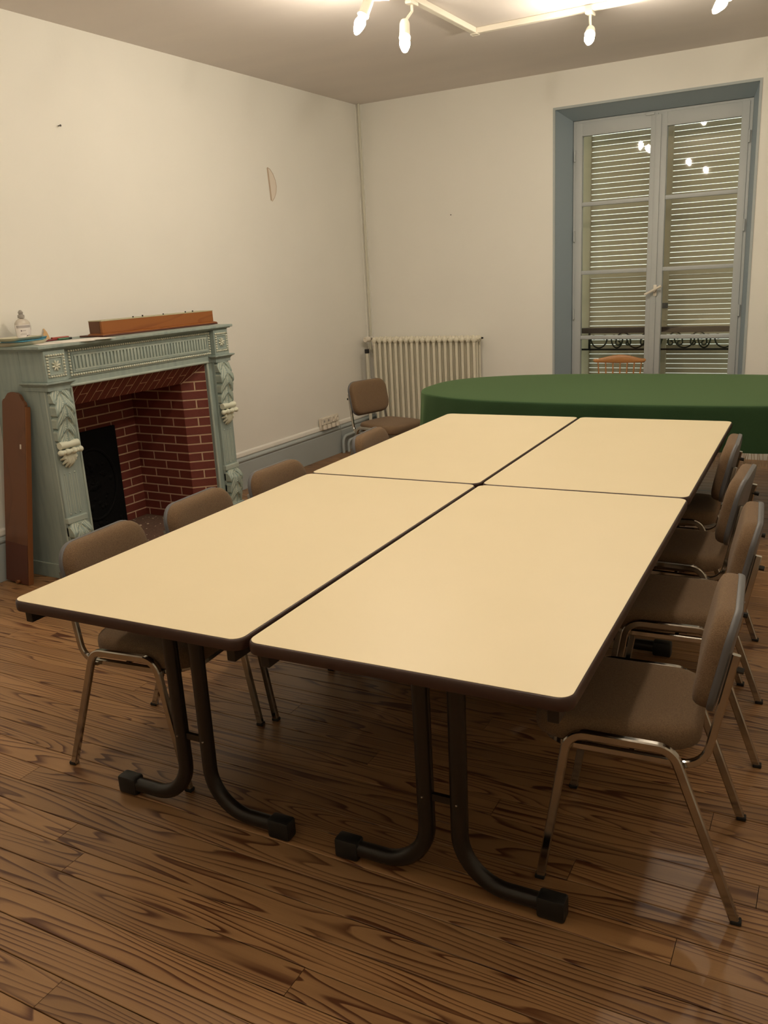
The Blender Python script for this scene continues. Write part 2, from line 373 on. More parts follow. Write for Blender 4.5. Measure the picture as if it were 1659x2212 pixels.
# skirting boards and mouldings
def skirting(name, p0, p1, nrm, label):
    """moulded skirting swept from p0 to p1; nrm points into the room"""
    d = Vector(p1)-Vector(p0); prof = [(0, 0.0), (0.016, 0.0), (0.016, 0.205), (0.013, 0.212), (0.019, 0.222), (0.024, 0.226), (0.024, 0.236), (0.017, 0.245), (0.010, 0.252), (0, 0.252)]
    vs = []; n = Vector(nrm); k = len(prof)
    for q in (Vector(p0), Vector(p1)):
        for a, z in prof: vs.append(q+n*(a+0.0005)+Vector((0, 0, z)))
    o = struct(name, MB().add(vs, [tuple(range(k)), tuple(reversed(range(k, 2*k)))]+[(i, i+k, (i+1) % k+k, (i+1) % k) for i in range(k)]), M_['skirt'])
    fix_normals(o); tag(o, label, 'baseboard'); return o
skirting('baseboard_left', (0, FPC+0.75, 0.001), (0, -0.001, 0.001), (1, 0, 0), 'blue-grey moulded skirting between fireplace and radiator corner')
skirting('baseboard_left', (0, YN, 0.001), (0, FPC-0.75, 0.001), (1, 0, 0), 'blue-grey moulded skirting at the near side of the fireplace')
skirting('baseboard_back', (0.03, 0, 0.001), (WX0-0.02, 0, 0.001), (0, -1, 0), 'blue-grey moulded skirting behind the radiator')
def rail(name, p0, p1, nrm, label):
    n = Vector(nrm); prof = [(0, 0), (0.010, 0.0), (0.014, 0.008), (0.012, 0.030), (0.006, 0.040), (0, 0.042)]; vs = []; k = len(prof)
    for q in (Vector(p0), Vector(p1)):
        for a, z in prof: vs.append(q+n*(a+0.0005)+Vector((0, 0, z)))
    o = struct(name, MB().add(vs, [tuple(range(k)), tuple(reversed(range(k, 2*k)))]+[(i, i+k, (i+1) % k+k, (i+1) % k) for i in range(k)]), M_['wall']); fix_normals(o); tag(o, label, 'trim')
rail('trim_1', (0, FPC+0.75, 0.256), (0, -0.001, 0.256), (1, 0, 0), 'off-white moulding strip running above the skirting past the sockets')
rail('trim_2', (0, YN, 0.256), (0, FPC-0.75, 0.256), (1, 0, 0), 'off-white moulding strip above the skirting beside the leaning plank')
# corner strip
cs = MB(); cs.box((0.001, -0.045, 0.30), (0.012, -0.001, H-0.002)); cs.box((0.012, -0.012, 0.30), (0.040, -0.001, H-0.002))
tag(struct('trim_3', cs, M_['wall']), 'off-white vertical strip in the corner of the two walls', 'trim')

# torn paint, nail and speck on the walls
def wall_flap():
    pts = [(-1.425, 2.41), (-1.395, 2.402), (-1.36, 2.37), (-1.335, 2.325), (-1.325, 2.28), (-1.335, 2.235), (-1.36, 2.195), (-1.395, 2.165), (-1.41, 2.17)]
    o = MB().prism(pts, 0, 0.0012, M=Matrix(((0, 0, 1, 0.0004), (1, 0, 0, 0), (0, 1, 0, 0), (0, 0, 0, 1)))).build('torn_paint_patch', M_['plaster'])
    tag(o, 'torn crescent of bare plaster high on the left wall', 'wall damage')
    p3 = [(0.0018, a, b) for a, b in pts]
    MB().tube(p3[:-1], 0.0022, 5).build('torn_edge', M_['tear'], o)
    MB().sweep([(0.0016, -1.424, 2.408), (0.0022, -1.418, 2.33), (0.0024, -1.412, 2.25), (0.0016, -1.406, 2.17)], [(0.009, 0), (0, 0.0012), (-0.009, 0), (0, -0.0008)], n0=(0, 1, 0)).build('peeled_strip', M_['tear'], o)
wall_flap()
tag(MB().lathe([(0.0, 0), (0.003, 0), (0.003, 0.016), (0.006, 0.017), (0.006, 0.020), (0, 0.021)], 8, M=T(0, -3.41, 2.49) @ Ry(R(90))).build('wall_nail', M_['wrought']), 'single dark nail in the left wall above the mantelpiece', 'nail')
tag(MB().lathe([(0.0, 0), (0.005, 0), (0.004, 0.004), (0, 0.005)], 8, M=T(0.891, 0, 2.038) @ Rx(R(90))).build('wall_screw', M_['wrought']), 'tiny dark screw in the back wall above the radiator', 'screw')

# ------------------------------------------------------------------ window with casements, shutters and balcony rail
win = bpy.data.objects.new('window_1', None); link(win); win.location = (2.6, ID, 0); tag(win, 'tall blue-grey french window with closed shutters outside', 'window', kind='structure')
def wl_(x, y, z): return (x-2.6, y-ID, z)
def wbox(mb, a, b, **kw): return mb.box(wl_(*a), wl_(*b), **kw)
rv = MB()
def quadsolid(mb, pts, t):
    """thick quad: pts front, t offset"""
    P = [Vector(wl_(*p)) for p in pts]; Q = [p+Vector(t) for p in P]
    mb.add(P+Q, [(0, 1, 2, 3), (7, 6, 5, 4)]+[(i, i+4, (i+1) % 4+4, (i+1) % 4) for i in range(4)])
e = 0.001
quadsolid(rv, [(WX0+e, -0.002, 0), (WX0+e, -0.002, WZ-e), (IX0, ID, IZ), (IX0, ID, 0)], (-0.0, 0.25, 0))
quadsolid(rv, [(WX1-e, -0.002, 0), (WX1-e, -0.002, WZ-e), (IX1, ID, IZ), (IX1, ID, 0)], (0.0, 0.25, 0))
quadsolid(rv, [(WX0+e, -0.002, WZ-e), (WX1-e, -0.002, WZ-e), (IX1, ID, IZ), (IX0, ID, IZ)], (0, 0.25, 0.0))
o = rv.build('reveal', M_['blue'], win); fix_normals(o)
cz = MB()   # thin raised edge around the opening
for a, b in (((WX0-0.012, -0.008, 0.0), (WX0+0.006, -0.0005, WZ+0.012)), ((WX1-0.006, -0.008, 0.0), (WX1+0.012, -0.0005, WZ+0.012)), ((WX0+0.006, -0.008, WZ-0.006), (WX1-0.006, -0.0005, WZ+0.012))): wbox(cz, a, b)
cz.build('edge_bead', M_['skirt'], win)
FX0, FX1, FZ = IX0+0.002, IX1-0.002, IZ-0.002
fm = MB()
wbox(fm, (FX0, ID+0.012, 0.0), (FX0+0.035, ID+0.09, FZ), bev=0.003); wbox(fm, (FX1-0.035, ID+0.012, 0.0), (FX1, ID+0.09, FZ), bev=0.003)
wbox(fm, (FX0+0.034, ID+0.012, FZ-0.035), (FX1-0.034, ID+0.09, FZ), bev=0.003); wbox(fm, (FX0+0.034, ID+0.012, 0.0), (FX1-0.034, ID+0.09, 0.05), bev=0.003)
fm.build('window_frame', M_['frame'], win, smooth=40)
LX0, LXM, LX1 = FX0+0.022, 2.598, FX1-0.022
BARS = [2.04, 1.4914, 0.9503, 0.41]
YS0, YS1 = ID+0.002, ID+0.048
def sash(x0, x1, gl0, gl1):
    ztop, zbot = FZ-0.018, 0.055; gt, gb = 2.565, 0.16
    m = MB()
    wbox(m, (x0, YS0, zbot), (gl0, YS1, ztop), bev=0.004); wbox(m, (gl1, YS0, zbot), (x1, YS1, ztop), bev=0.004)
    wbox(m, (gl0-0.002, YS0+0.001, gt), (gl1+0.002, YS1-0.001, ztop), bev=0.004); wbox(m, (gl0-0.002, YS0+0.001, zbot), (gl1+0.002, YS1-0.001, gb), bev=0.004)
    s = m.build('casement', M_['frame'], win, smooth=40)
    for z in BARS: wbox(MB(), (gl0-0.004, YS0+0.006, z-0.0165), (gl1+0.004, YS1-0.008, z+0.0165), bev=0.005).build('glazing_bar', M_['frame'], s, smooth=40)
    zs = [gt]+BARS+[gb]
    for a, b in zip(zs[:-1], zs[1:]):
        wbox(MB(), (gl0-0.001, YS0+0.022, b+0.010), (gl1+0.001, YS0+0.026, a-0.010 if a != gt else a)).build('pane', M_['glass'], s)
    return s
s1 = sash(LX0, LXM-0.0015, 1.996, 2.541); s2 = sash(LXM+0.0015, LX1, 2.668, 3.205)
# cover strip of the meeting stile and its handle
wbox(MB(), (LXM-0.020, YS0-0.010, 0.06), (LXM+0.026, YS0-0.0005, FZ-0.03), bev=0.004).build('cover_strip', M_['frame'], s2, smooth=40)
hm = MB(); c = Vector(wl_(2.618, YS0-0.010, 1.325)); hm.box(c+Vector((-0.014, -0.008, -0.045)), c+Vector((0.014, 0, 0.045)), bev=0.004)
hm.tube([c, c+Vector((0, -0.04, 0))], 0.009, 8); hm.tube([c+Vector((0.055, -0.040, 0.035)), c+Vector((-0.075, -0.040, -0.03))], 0.010, 8)
hm.build('handle', M_['plastic'], s2, smooth=40)
for xx, zz in ((FX0+0.016, 2.42), (FX0+0.016, 1.79), (FX0+0.016, 1.15), (FX0+0.016, 0.5), (FX1-0.016, 2.42), (FX1-0.016, 1.79), (FX1-0.016, 1.15), (FX1-0.016, 0.5)):
    MB().lathe([(0, -0.045), (0.008, -0.043), (0.009, 0.043), (0, 0.045)], 10, M=T(*wl_(xx, YS0-0.004, zz))).build('hinge', M_['frame'], win, smooth=40)
wbox(MB(), (2.50, YS0-0.012, FZ-0.030), (2.57, YS0-0.001, FZ-0.012), bev=0.003).build('catch', M_['frame'], win)

# shutters: two louvred leaves outside, every slat its own piece
SHY = 0.62
def shutter(x0, x1, label, latch, lw=0.062):
    t = thing('louvred_shutter', label, 'shutter', ((x0+x1)/2, SHY, 0.0)); hw = (x1-x0)/2
    MB().box((-hw, -0.018, 0.02), (-hw+lw, 0.018, 2.78), bev=0.003).build('stile', M_['shutter'], t)
    MB().box((hw-0.062, -0.018, 0.02), (hw, 0.018, 2.78), bev=0.003).build('stile', M_['shutter'], t)
    rails = [(0.02, 0.12), (0.965, 1.005) if False else (0.52, 0.56), (1.435, 1.49), (2.70, 2.78)]
    for a, b in rails: MB().box((-hw+lw-0.002, -0.017, a), (hw-0.060, 0.017, b), bev=0.003).build('rail', M_['shutter'], t)
    pitch = 0.0425; proto = None
    for (a, b) in ((0.12, 0.52), (0.56, 1.435), (1.49, 2.70)):
        n = round((b-a)/pitch); p = (b-a)/n
        for i in range(n):
            zc = a+p*(i+0.5)
            if proto is None:
                mb = MB(); hs = hw-0.0605
                # flat louvre leaning outwards, leaving a slit of daylight at its lower edge
                prof = [(-0.006, -0.0192), (0.000, -0.0196), (0.0055, 0.0190), (-0.0005, 0.0196)]
                vs = [(-hw+lw-0.0015, a_, b_) for a_, b_ in prof]+[(hs, a_, b_) for a_, b_ in prof]
                mb.add(vs, [(0, 1, 2, 3), (7, 6, 5, 4)]+[(i_, i_+4, (i_+1) % 4+4, (i_+1) % 4) for i_ in range(4)])
                so = fix_normals(mb.build('slat', M_['shutter'], t)); proto = so
            else:
                so = proto.copy(); col.objects.link(so); so.parent = t
            so.location = (0, 0, zc)
    if latch:
        lm = MB(); lm.box((-hw+0.004, -0.034, 1.16), (-hw+0.068, -0.019, 1.205), bev=0.002); lm.box((-hw+0.05, -0.042, 1.168), (-hw+0.062, -0.034, 1.197))
        lm.build('latch', M_['shell'], t)
        MB().lathe([(0, 0), (0.014, 0), (0.012, 0.012), (0, 0.014)], 10, M=T(-hw+0.045, -0.019, 1.06) @ Rx(R(90))).build('knob', M_['shutter'], t)
    return t
shutter(1.800, 2.572, 'cream louvred shutter leaf behind the left casement', False, 0.155)
shutter(2.576, 3.40, 'cream louvred shutter leaf with a latch, behind the right casement', True)
# balcony railing between glass and shutters
bl = thing('balcony_railing', 'dark wrought iron balcony railing with scrolls outside the glass', 'railing', (2.6, 0.47, 0.0))
MB().box((-0.785, -0.025, 0.965), (0.785, 0.025, 1.012), bev=0.006).build('handrail', M_['oakrail'], bl)
MB().box((-0.785, -0.008, 0.815), (0.785, 0.008, 0.830)).build('lower_bar', M_['wrought'], bl)
for xx in (-0.60, 0.62):
    MB().box((xx-0.008, -0.0078, 0.8302), (xx+0.008, 0.0078, 0.9648)).build('baluster', M_['wrought'], bl)
def scroll(cx, w_, up_):
    """C scroll with curled ends"""
    pts = []
    z0 = 0.832 if not up_ else 0.972; sg = 1 if not up_ else -1
    rad = w_*0.5
    for k in range(25):
        a = math.pi+math.pi*k/24
        pts.append((cx+rad*math.cos(a), 0, z0+sg*(0.088*(1+math.sin(a))) + sg*0.004))
    for side in (1, -1):
        ex = cx+side*rad; cc = (ex-side*0.024, z0+sg*0.092); q = []
        for k in range(14):
            a = k/13*1.55*math.pi; r_ = 0.024*(1-0.55*k/13)
            q.append((cc[0]+side*r_*math.cos(a), 0, cc[1]+sg*r_*math.sin(a)))
        pts = pts+q if side == 1 else list(reversed(q))+pts
    return MB().tube(pts, 0.0068, 6).build('scroll', M_['wrought'], bl)
for cx, w_, u_ in ((-0.515, 0.145, False), (-0.355, 0.10, False), (-0.19, 0.16, False), (-0.02, 0.10, False), (0.215, 0.165, False), (0.375, 0.10, False), (0.535, 0.155, False), (-0.30, 0.13, True), (-0.09, 0.12, True), (0.14, 0.12, True), (0.33, 0.13, True)):
    scroll(cx, w_, u_)

# ------------------------------------------------------------------ ceiling track and its spot lamps
TX0, TX1, TY0, TY1, TZ0 = 1.835, 3.52, -1.60, -6.60, H
tr = thing('ceiling_light_track', 'white three-sided lighting track fixed to the ceiling', 'light track', ((TX0+TX1)/2, TY0, H-0.03))
def tbox(a, b): return MB().box((a[0]-(TX0+TX1)/2, a[1]-TY0, a[2]-(H-0.03)), (b[0]-(TX0+TX1)/2, b[1]-TY0, b[2]-(H-0.03)), bev=0.004)
def track(a, b):
    o = tbox(a, b).build('track_rail', M_['track'], tr)
    return o
hw_ = 0.019
track((TX0-hw_, TY0-hw_, H-0.034), (TX1+hw_, TY0+hw_, H-0.0005)); track((TX0-hw_, TY1, H-0.034), (TX0+hw_, TY0-hw_-0.001, H-0.0005)); track((TX1-hw_, TY1, H-0.034), (TX1+hw_, TY0-hw_-0.001, H-0.0005))
tbox((TX0-0.024, TY0-0.024, H-0.037), (TX0+0.024, TY0+0.024, H-0.034)).build('corner_joint', M_['track'], tr)
def spot(mount, knee, bulb, label):
    """adapter on the track, thin arm to the knee, holder cylinder and bulb centred at bulb"""
    m = Vector(mount); k = Vector(knee)-m; b = Vector(bulb)-m
    t = thing('track_spot_lamp', label, 'lamp', mount, group='spot lamps on the ceiling track')
    MB().box((-0.020, -0.045, -0.020), (0.020, 0.045, -0.0005), bev=0.005).build('adapter', M_['track'], t)
    MB().tube([(0, 0, -0.018), (0, 0, -0.050), tuple(k)], 0.008, 8).build('arm', M_['track'], t, smooth=40)
    d = (b-k).normalized(); A = T(*k) @ align(d)
    L = (b-k).length; hl = L-0.055
    h = MB().lathe([(0, -0.012), (0.014, -0.010), (0.024, 0.0), (0.0275, 0.015), (0.029, hl), (0.031, hl+0.003), (0.031, hl+0.012), (0.026, hl+0.012), (0.024, hl-0.01), (0, hl-0.012)], 20, M=A)
    h.build('lamp_holder', M_['track'], t, smooth=35)
    MB().lathe([(0, hl-0.010), (0.012, hl-0.009), (0.014, hl+0.012), (0.021, hl+0.026), (0.0285, hl+0.046)], 16, M=A).build('bulb_neck', M_['neck'], t, smooth=60)
    MB().lathe([(0.0285, hl+0.0462), (0.0290, hl+0.056), (0.0270, hl+0.070), (0.022, hl+0.086), (0.016, hl+0.104), (0.007, hl+0.116), (0, hl+0.119)], 16, M=A).build('bulb', M_['bulb'], t, smooth=60)
    return t
Zt = H-0.034
spot((TX0, -2.74, Zt), (1.765, -2.82, 2.945), (1.735, -2.875, 2.83), 'lit white spot lamp at the top left edge of the photo')
spot((TX0, -2.47, Zt), (1.825, -2.545, 2.885), (1.868, -2.635, 2.757), 'lit white spot lamp hanging by its thin arm from the track, lowest of them')
spot((2.575, TY0, Zt), (2.580, TY0-0.005, 2.905), (2.597, -1.69, 2.838), 'lit white spot lamp on the cross track in front of the window')
spot((TX1, -1.86, Zt), (3.45, -1.885, 2.94), (3.365, -1.95, 2.828), 'lit white spot lamp at the top right corner of the photo')
spot((TX0, -4.74, Zt), (1.845, -4.77, 2.91), (1.89, -4.85, 2.79), 'lit white spot lamp above the fireplace side of the near tables')
spot((TX1, -3.45, Zt), (3.51, -3.46, 2.91), (3.47, -3.50, 2.79), 'added lit spot lamp, out of view above the far right table')  # guessed lamp, added out of view to match the room brightness
spot((TX0, -6.15, Zt), (1.845, -6.18, 2.91), (1.88, -6.24, 2.79), 'added lit spot lamp, out of view at the near end of the fireplace-side track')  # extra unseen lamp, added to brighten the near tables and floor
spot((TX1, -6.25, Zt), (3.51, -6.26, 2.91), (3.48, -6.32, 2.79), 'added lit spot lamp, out of view at the near end of the right track')  # second unseen fill lamp, added to lift the near end of the room
spot((TX1, -4.95, Zt), (3.51, -4.96, 2.91), (3.48, -5.00, 2.79), 'lit white spot lamp above the near right table')

# ------------------------------------------------------------------ fireplace
FX = 0.0
fp = thing('fireplace', 'carved blue-green mantelpiece with a red brick firebox', 'fireplace', (0, FPC, 0))
def fbox(lo, hi, bev=0.002): return MB().box(lo, hi, bev=bev)
G = 0.001
# shelf
sh = MB(); sh.box((G, -0.785, 1.287), (0.466, 0.785, 1.303), bev=0.003); sh.box((G, -0.770, 1.281), (0.455, 0.770, 1.2872), bev=0.001); sh.box((G, -0.757, 1.2745), (0.440, 0.757, 1.2812), bev=0.001)
sh.build('mantel_shelf', M_['mantel'], fp)
for s in (-1, 1):
    y0, y1 = sorted((s*0.715, s*0.745))
    p = MB(); p.box((G, y0, 0.001), (0.3675, y1, 1.0655), bev=0.001); p.box((G, y0, 1.0655), (0.2495, y1, 1.2743), bev=0.001)
    p = p.build('side_panel', M_['mantel'], fp)
    ys = sorted((s*0.745, s*0.751))
    fbox((0.003, ys[0], 0.001), (0.3675, ys[1], 0.082), 0.002).build('plinth_board', M_['mantel'], p)
    fbox((0.003, ys[0], 0.082), (0.3675, ys[1]-0.002*(s > 0), 0.086), 0.0).build('plinth_bead', M_['trimp'], p)
    ys = sorted((s*0.557, s*0.745)); fr = MB(); fr.box((0.368, ys[0], 0.001), (0.405, ys[1], 1.066), bev=0.003)
    fr = fr.build('jamb', M_['mantel'], fp)
    MB().tube([(0.404, s*0.563, 0.001), (0.404, s*0.563, 1.066)], 0.008, 8).build('bead_moulding', M_['trimp'], fr)
    MB().tube([(0.405, s*0.739, 0.001), (0.405, s*0.739, 1.066)], 0.006, 8).build('bead_moulding', M_['trimp'], fr)
# lintel and frieze
li = fbox((0.30, -0.62, 1.0665), (0.408, 0.62, 1.113), 0.003).build('lintel', M_['mantel'], fp)
MB().tube([(0.408, -0.57, 1.074), (0.408, 0.57, 1.074)], 0.008, 8).build('bead_moulding', M_['trimp'], li)
fz = fbox((0.25, -0.6050, 1.1135), (0.412, 0.6050, 1.2742), 0.002).build('frieze', M_['mantel'], fp)
BX = 0.413
yL, yR, zB, zT = -0.562, 0.604, 1.121, 1.266
def beads(y0, y1, z0, z1, x, sp=0.0165, r=0.0072):
    mb = MB()
    ny = max(1, round((y1-y0)/sp)); nz = max(1, round((z1-z0)/sp)); pts = set()
    for i in range(ny+1):
        for z in (z0, z1): pts.add((round(y0+(y1-y0)*i/ny, 5), z))
    for i in range(nz+1):
        for yv in (y0, y1): pts.add((yv, round(z0+(z1-z0)*i/nz, 5)))
    for (a, b) in sorted(pts): mb.ball((x, a, b), r, sub=1)
    return mb
o = beads(-0.553, 0.592, 1.128, 1.259, BX+0.003).build('bead_border', M_['pearl'], fz, smooth=80); tag(o, kind='stuff')
fr2 = MB()
for a, b in (((BX-0.002, -0.538, 1.237), (BX+0.005, 0.578, 1.247)), ((BX-0.002, -0.538, 1.140), (BX+0.005, 0.578, 1.150)), ((BX-0.002, -0.538, 1.150), (BX+0.005, -0.528, 1.237)), ((BX-0.002, 0.568, 1.150), (BX+0.005, 0.578, 1.237))): fr2.box(a, b, bev=0.002)
fr2.build('panel_moulding', M_['mantel'], fz)
nf = 41; pit = (0.568+0.528-0.03)/nf; rid = MB()
for i in range(nf+1):
    yv = -0.513+pit*i
    rid.box((BX-0.002, yv-0.0068, 1.156), (BX+0.0065, yv+0.0068, 1.231), bev=0.003, seg=2)
rid.box((BX-0.002, -0.526, 1.2270), (BX+0.0060, 0.566, 1.2365)); rid.box((BX-0.002, -0.526, 1.1505), (BX+0.0060, 0.566, 1.160))
tag(rid.build('fluting', M_['trimp'], fz, smooth=50), kind='stuff')
# corner blocks with rosette, ledge, pilaster and carving
def rosette(mb, x, yc, zc, r):
    mb.ball((x+0.004, yc, zc), r*0.22, sub=2)
    for k in range(8):
        a = 2*math.pi*k/8+0.2; Mx = T(x, yc, zc) @ Rx(a)
        mb.ball((0.002, 0, r*0.58), r*0.42, M=Mx, sub=2, sx=0.38, sy=0.42)
        mb.ball((0.004, 0, r*0.62), r*0.30, M=Mx, sub=1, sx=0.45, sy=0.14)
def leaf_surface(mb, zt, zb, yc, hw, xfun, depth, nl, back):
    """acanthus carving: lobes on both sides of a midrib over a curved front, closed at the sides"""
    nu, nv = 110, 36
    def fn(u, v):
        t = v*2-1; s_ = u; a = abs(t)
        ph = s_*nl + 0.85 - 0.95*a**1.15              # lobes droop outwards from the midrib
        q = ph % 1.0
        lobe = (q**0.75)*(1 if q < 0.90 else max(0.0, 1-((q-0.90)/0.10)**2))*(1-0.25*a)
        fan = (q+0.12)/(a+0.22)
        vein = (0.5+0.5*math.cos(2*math.pi*fan*1.9))*math.sin(math.pi*min(1, a*1.15))**0.5*(0.3+0.7*q)
        rib = math.exp(-(t/0.10)**2)
        wv = 0.80+0.20*min(1, 1.6*math.sin(math.pi*min(1, max(0, q*0.97+0.03)))**0.8)
        prof = (1-a**3.2)
        h = depth*(0.10*prof + 1.0*lobe*(0.35+0.65*prof)*(1-0.8*rib) - 0.36*vein*(1-rib) + 0.70*rib)
        yv = yc + t*hw*wv
        z = zt+(zb-zt)*s_
        return (xfun(s_)+h, yv, z)
    mb.grid(fn, nu, nv, flip=True)
    # skirt to the back
    for edge in (0.0, 1.0):
        P = [fn(i/nu, edge) for i in range(nu+1)]
        vs = P+[(back, p[1], p[2]) for p in P]; n = nu+1
        mb.add(vs, [(i, i+1, n+i+1, n+i) if edge else (i+1, i, n+i, n+i+1) for i in range(nu)])
    for ui in (0.0, 1.0):
        P = [fn(ui, j/nv) for j in range(nv+1)]; vs = P+[(back, p[1], p[2]) for p in P]; n = nv+1
        mb.add(vs, [(i+1, i, n+i, n+i+1) if ui else (i, i+1, n+i+1, n+i) for i in range(nv)])
def interp(pts, s_):
    for (a, xa), (b, xb) in zip(pts[:-1], pts[1:]):
        if s_ <= b:
            q = (s_-a)/(b-a); q = q*q*(3-2*q); return xa+(xb-xa)*q
    return pts[-1][1]
for s in (-1, 1):
    yc = s*0.675
    b = fbox((0.25, yc-0.0695, 1.1125), (0.448, yc+0.0695, 1.2743), 0.002).build('corner_block', M_['mantel'], fp)
    tag(beads(yc-0.054, yc+0.054, 1.140, 1.250, 0.4505, r=0.0072).build('bead_border', M_['pearl'], b, smooth=80), kind='stuff')
    inner = MB()
    for a, c_ in (((0.447, yc-0.047, 1.236), (0.452, yc+0.047, 1.242)), ((0.447, yc-0.047, 1.148), (0.452, yc+0.047, 1.154)), ((0.447, yc-0.047, 1.154), (0.452, yc-0.042, 1.236)), ((0.447, yc+0.042, 1.154), (0.452, yc+0.047, 1.236))): inner.box(a, c_)
    inner.build('panel_moulding', M_['trimp'], b)
    rs_ = MB(); rosette(rs_, 0.450, yc, 1.195, 0.030); rs_.build('rosette', M_['pearl'], b, smooth=50)
    lg = MB(); lg.box((0.25, yc-0.098, 1.103), (0.472, yc+0.098, 1.1123), bev=0.002)
    vs = []; prof = [(0.0, 1.066), (0.0, 1.085), (0.008, 1.096), (0.020, 1.103)]
    rings = []
    for off, z in prof:
        rings.append([(0.25, yc-0.074-off, z), (0.450+off, yc-0.074-off, z), (0.450+off, yc+0.074+off, z), (0.25, yc+0.074+off, z)])
    for rg in rings: vs += rg
    fs = []
    for i in range(3):
        for q in range(4): fs.append((i*4+q, i*4+(q+1) % 4, (i+1)*4+(q+1) % 4, (i+1)*4+q))
    fs += [(3, 2, 1, 0), (12, 13, 14, 15)]
    lg.add(vs, fs); lg.build('ledge', M_['mantel'], fp)
    pl = fbox((0.405, yc-0.066, 0.001), (0.424, yc+0.066, 1.066), 0.002).build('pilaster', M_['mantel'], fp)
    # scrolled bracket
    br = MB()
    leaf_surface(br, 1.0655, 0.782, yc, 0.064, lambda s_: interp([(0, 0.440), (0.38, 0.470), (0.72, 0.452), (1.0, 0.446)], s_), 0.016, 4.2, 0.41)
    br = br.build('acanthus_bracket', M_['carve'], pl, smooth=70)
    sr = MB()
    sr.tube([(0.452, yc-0.062, 0.772), (0.452, yc+0.062, 0.772)], 0.020, 14)
    for k, (dy, rr) in enumerate(((-0.066, 0.017), (-0.045, 0.013), (-0.022, 0.018), (0.0, 0.013), (0.022, 0.018), (0.045, 0.013), (0.066, 0.017))):
        sr.ball((0.462, yc+dy, 0.735), rr, sub=2, sy=1.0)
    sr.tube([(0.458, yc-0.066, 0.735), (0.458, yc+0.066, 0.735)], 0.0125, 10)
    sr.build('scroll', M_['carve'], pl, smooth=60)
    shl = MB()
    for k in range(7):
        a = R(-66+22*k); tip = (0.427, yc+0.052*math.sin(a), 0.728-0.085*math.cos(a)*1.0)
        mid = (0.452, yc+0.040*math.sin(a), 0.722-0.05*math.cos(a))
        shl.tube([(0.448, yc+0.028*math.sin(a), 0.728), mid, tip], 0.0115, 8, scale=[0.7, 1.0, 0.45])
    shl.build('shell', M_['carve'], pl, smooth=60)
    flt = MB()
    for k in (-1, 0, 1):
        flt.tube([(0.4225, yc+0.034*k-0.007, 0.39), (0.4225, yc+0.034*k-0.007, 0.603)], 0.004, 6)
        flt.tube([(0.4225, yc+0.034*k+0.007, 0.39), (0.4225, yc+0.034*k+0.007, 0.603)], 0.004, 6)
        flt.ball((0.424, yc+0.034*k, 0.610), 0.006, sub=1); flt.ball((0.424, yc+0.034*k, 0.383), 0.006, sub=1)
    flt.build('flute', M_['trimp'], pl, smooth=50)
    fbox((0.405, yc-0.069, 0.333), (0.438, yc+0.069, 0.366), 0.004).build('slab', M_['trimp'], pl)
    ft = MB()
    leaf_surface(ft, 0.3325, 0.095, yc, 0.066, lambda s_: interp([(0, 0.432), (0.25, 0.462), (0.6, 0.452), (1.0, 0.432)], s_), 0.016, 3.0, 0.41)
    ft.build('acanthus_foot', M_['carve'], pl, smooth=70)
    fbox((0.405, yc-0.070, 0.001), (0.452, yc+0.070, 0.094), 0.004).build('plinth_block', M_['mantel'], pl)
# firebox: mortar lining with every brick on it
OX, OY, OZ = 0.384, 0.5565, 1.0655        # outer edge of the splay
NX, NY, NZ = 0.258, 0.452, 0.945          # inner edge
BXK = -0.205                              # back of the firebox
def thick(mb, quad, t):
    P = [Vector(p) for p in quad]; n = (P[1]-P[0]).cross(P[2]-P[0]).normalized(); Q = [p-n*t for p in P]
    mb.add(P+Q, [(0, 1, 2, 3), (7, 6, 5, 4)]+[(i, i+4, (i+1) % 4+4, (i+1) % 4) for i in range(4)])
ln = MB()
thick(ln, [(OX, OY, 0), (OX, OY, OZ), (NX, NY, NZ), (NX, NY, 0)], 0.02)
thick(ln, [(NX, -NY, 0), (NX, -NY, NZ), (OX, -OY, OZ), (OX, -OY, 0)], 0.02)
thick(ln, [(OX, OY, OZ), (OX, -OY, OZ), (NX, -NY, NZ), (NX, NY, NZ)], 0.02)
thick(ln, [(NX, NY, 0), (NX, NY, NZ+0.05), (BXK, NY, NZ+0.05), (BXK, NY, 0)], 0.02)
thick(ln, [(BXK, -NY, 0), (BXK, -NY, NZ+0.05), (NX, -NY, NZ+0.05), (NX, -NY, 0)], 0.02)
thick(ln, [(BXK, NY, 0), (BXK, NY, NZ+0.05), (BXK, -NY, NZ+0.05), (BXK, -NY, 0)], 0.02)
thick(ln, [(BXK, NY, NZ+0.05), (NX, NY, NZ+0.05), (NX, -NY, NZ+0.05), (BXK, -NY, NZ+0.05)], 0.02)
lno = fix_normals(ln.build('firebox', M_['mortar'], fp))
CH = 0.0595; MJ = 0.0090; BD = 0.0030
def brick_quad(P, n):
    """one brick: polygon P standing BD proud of the mortar along n, edges eased"""
    P = [Vector(p) for p in P]; m = len(P); c = sum(P, Vector())/m; n = Vector(n).normalized(); fr_ = []
    for i, p in enumerate(P):
        d1 = (P[(i+1) % m]-p).normalized(); d2 = (P[i-1]-p).normalized(); fr_.append(p+(d1+d2)*0.0016+n*BD)
    md = [p+n*(BD-0.0016) for p in P]; bk = [p-n*0.004 for p in P]
    vs = [v-c for v in fr_+md+bk]
    fs = [tuple(range(m))]+[(i, m+i, m+(i+1) % m, (i+1) % m) for i in range(m)]+[(m+i, 2*m+i, 2*m+(i+1) % m, m+(i+1) % m) for i in range(m)]+[tuple(reversed(range(2*m, 3*m)))]
    o = MB().add(vs, fs).build('brick', M_['brick'], lno, loc=c); fix_normals(o)
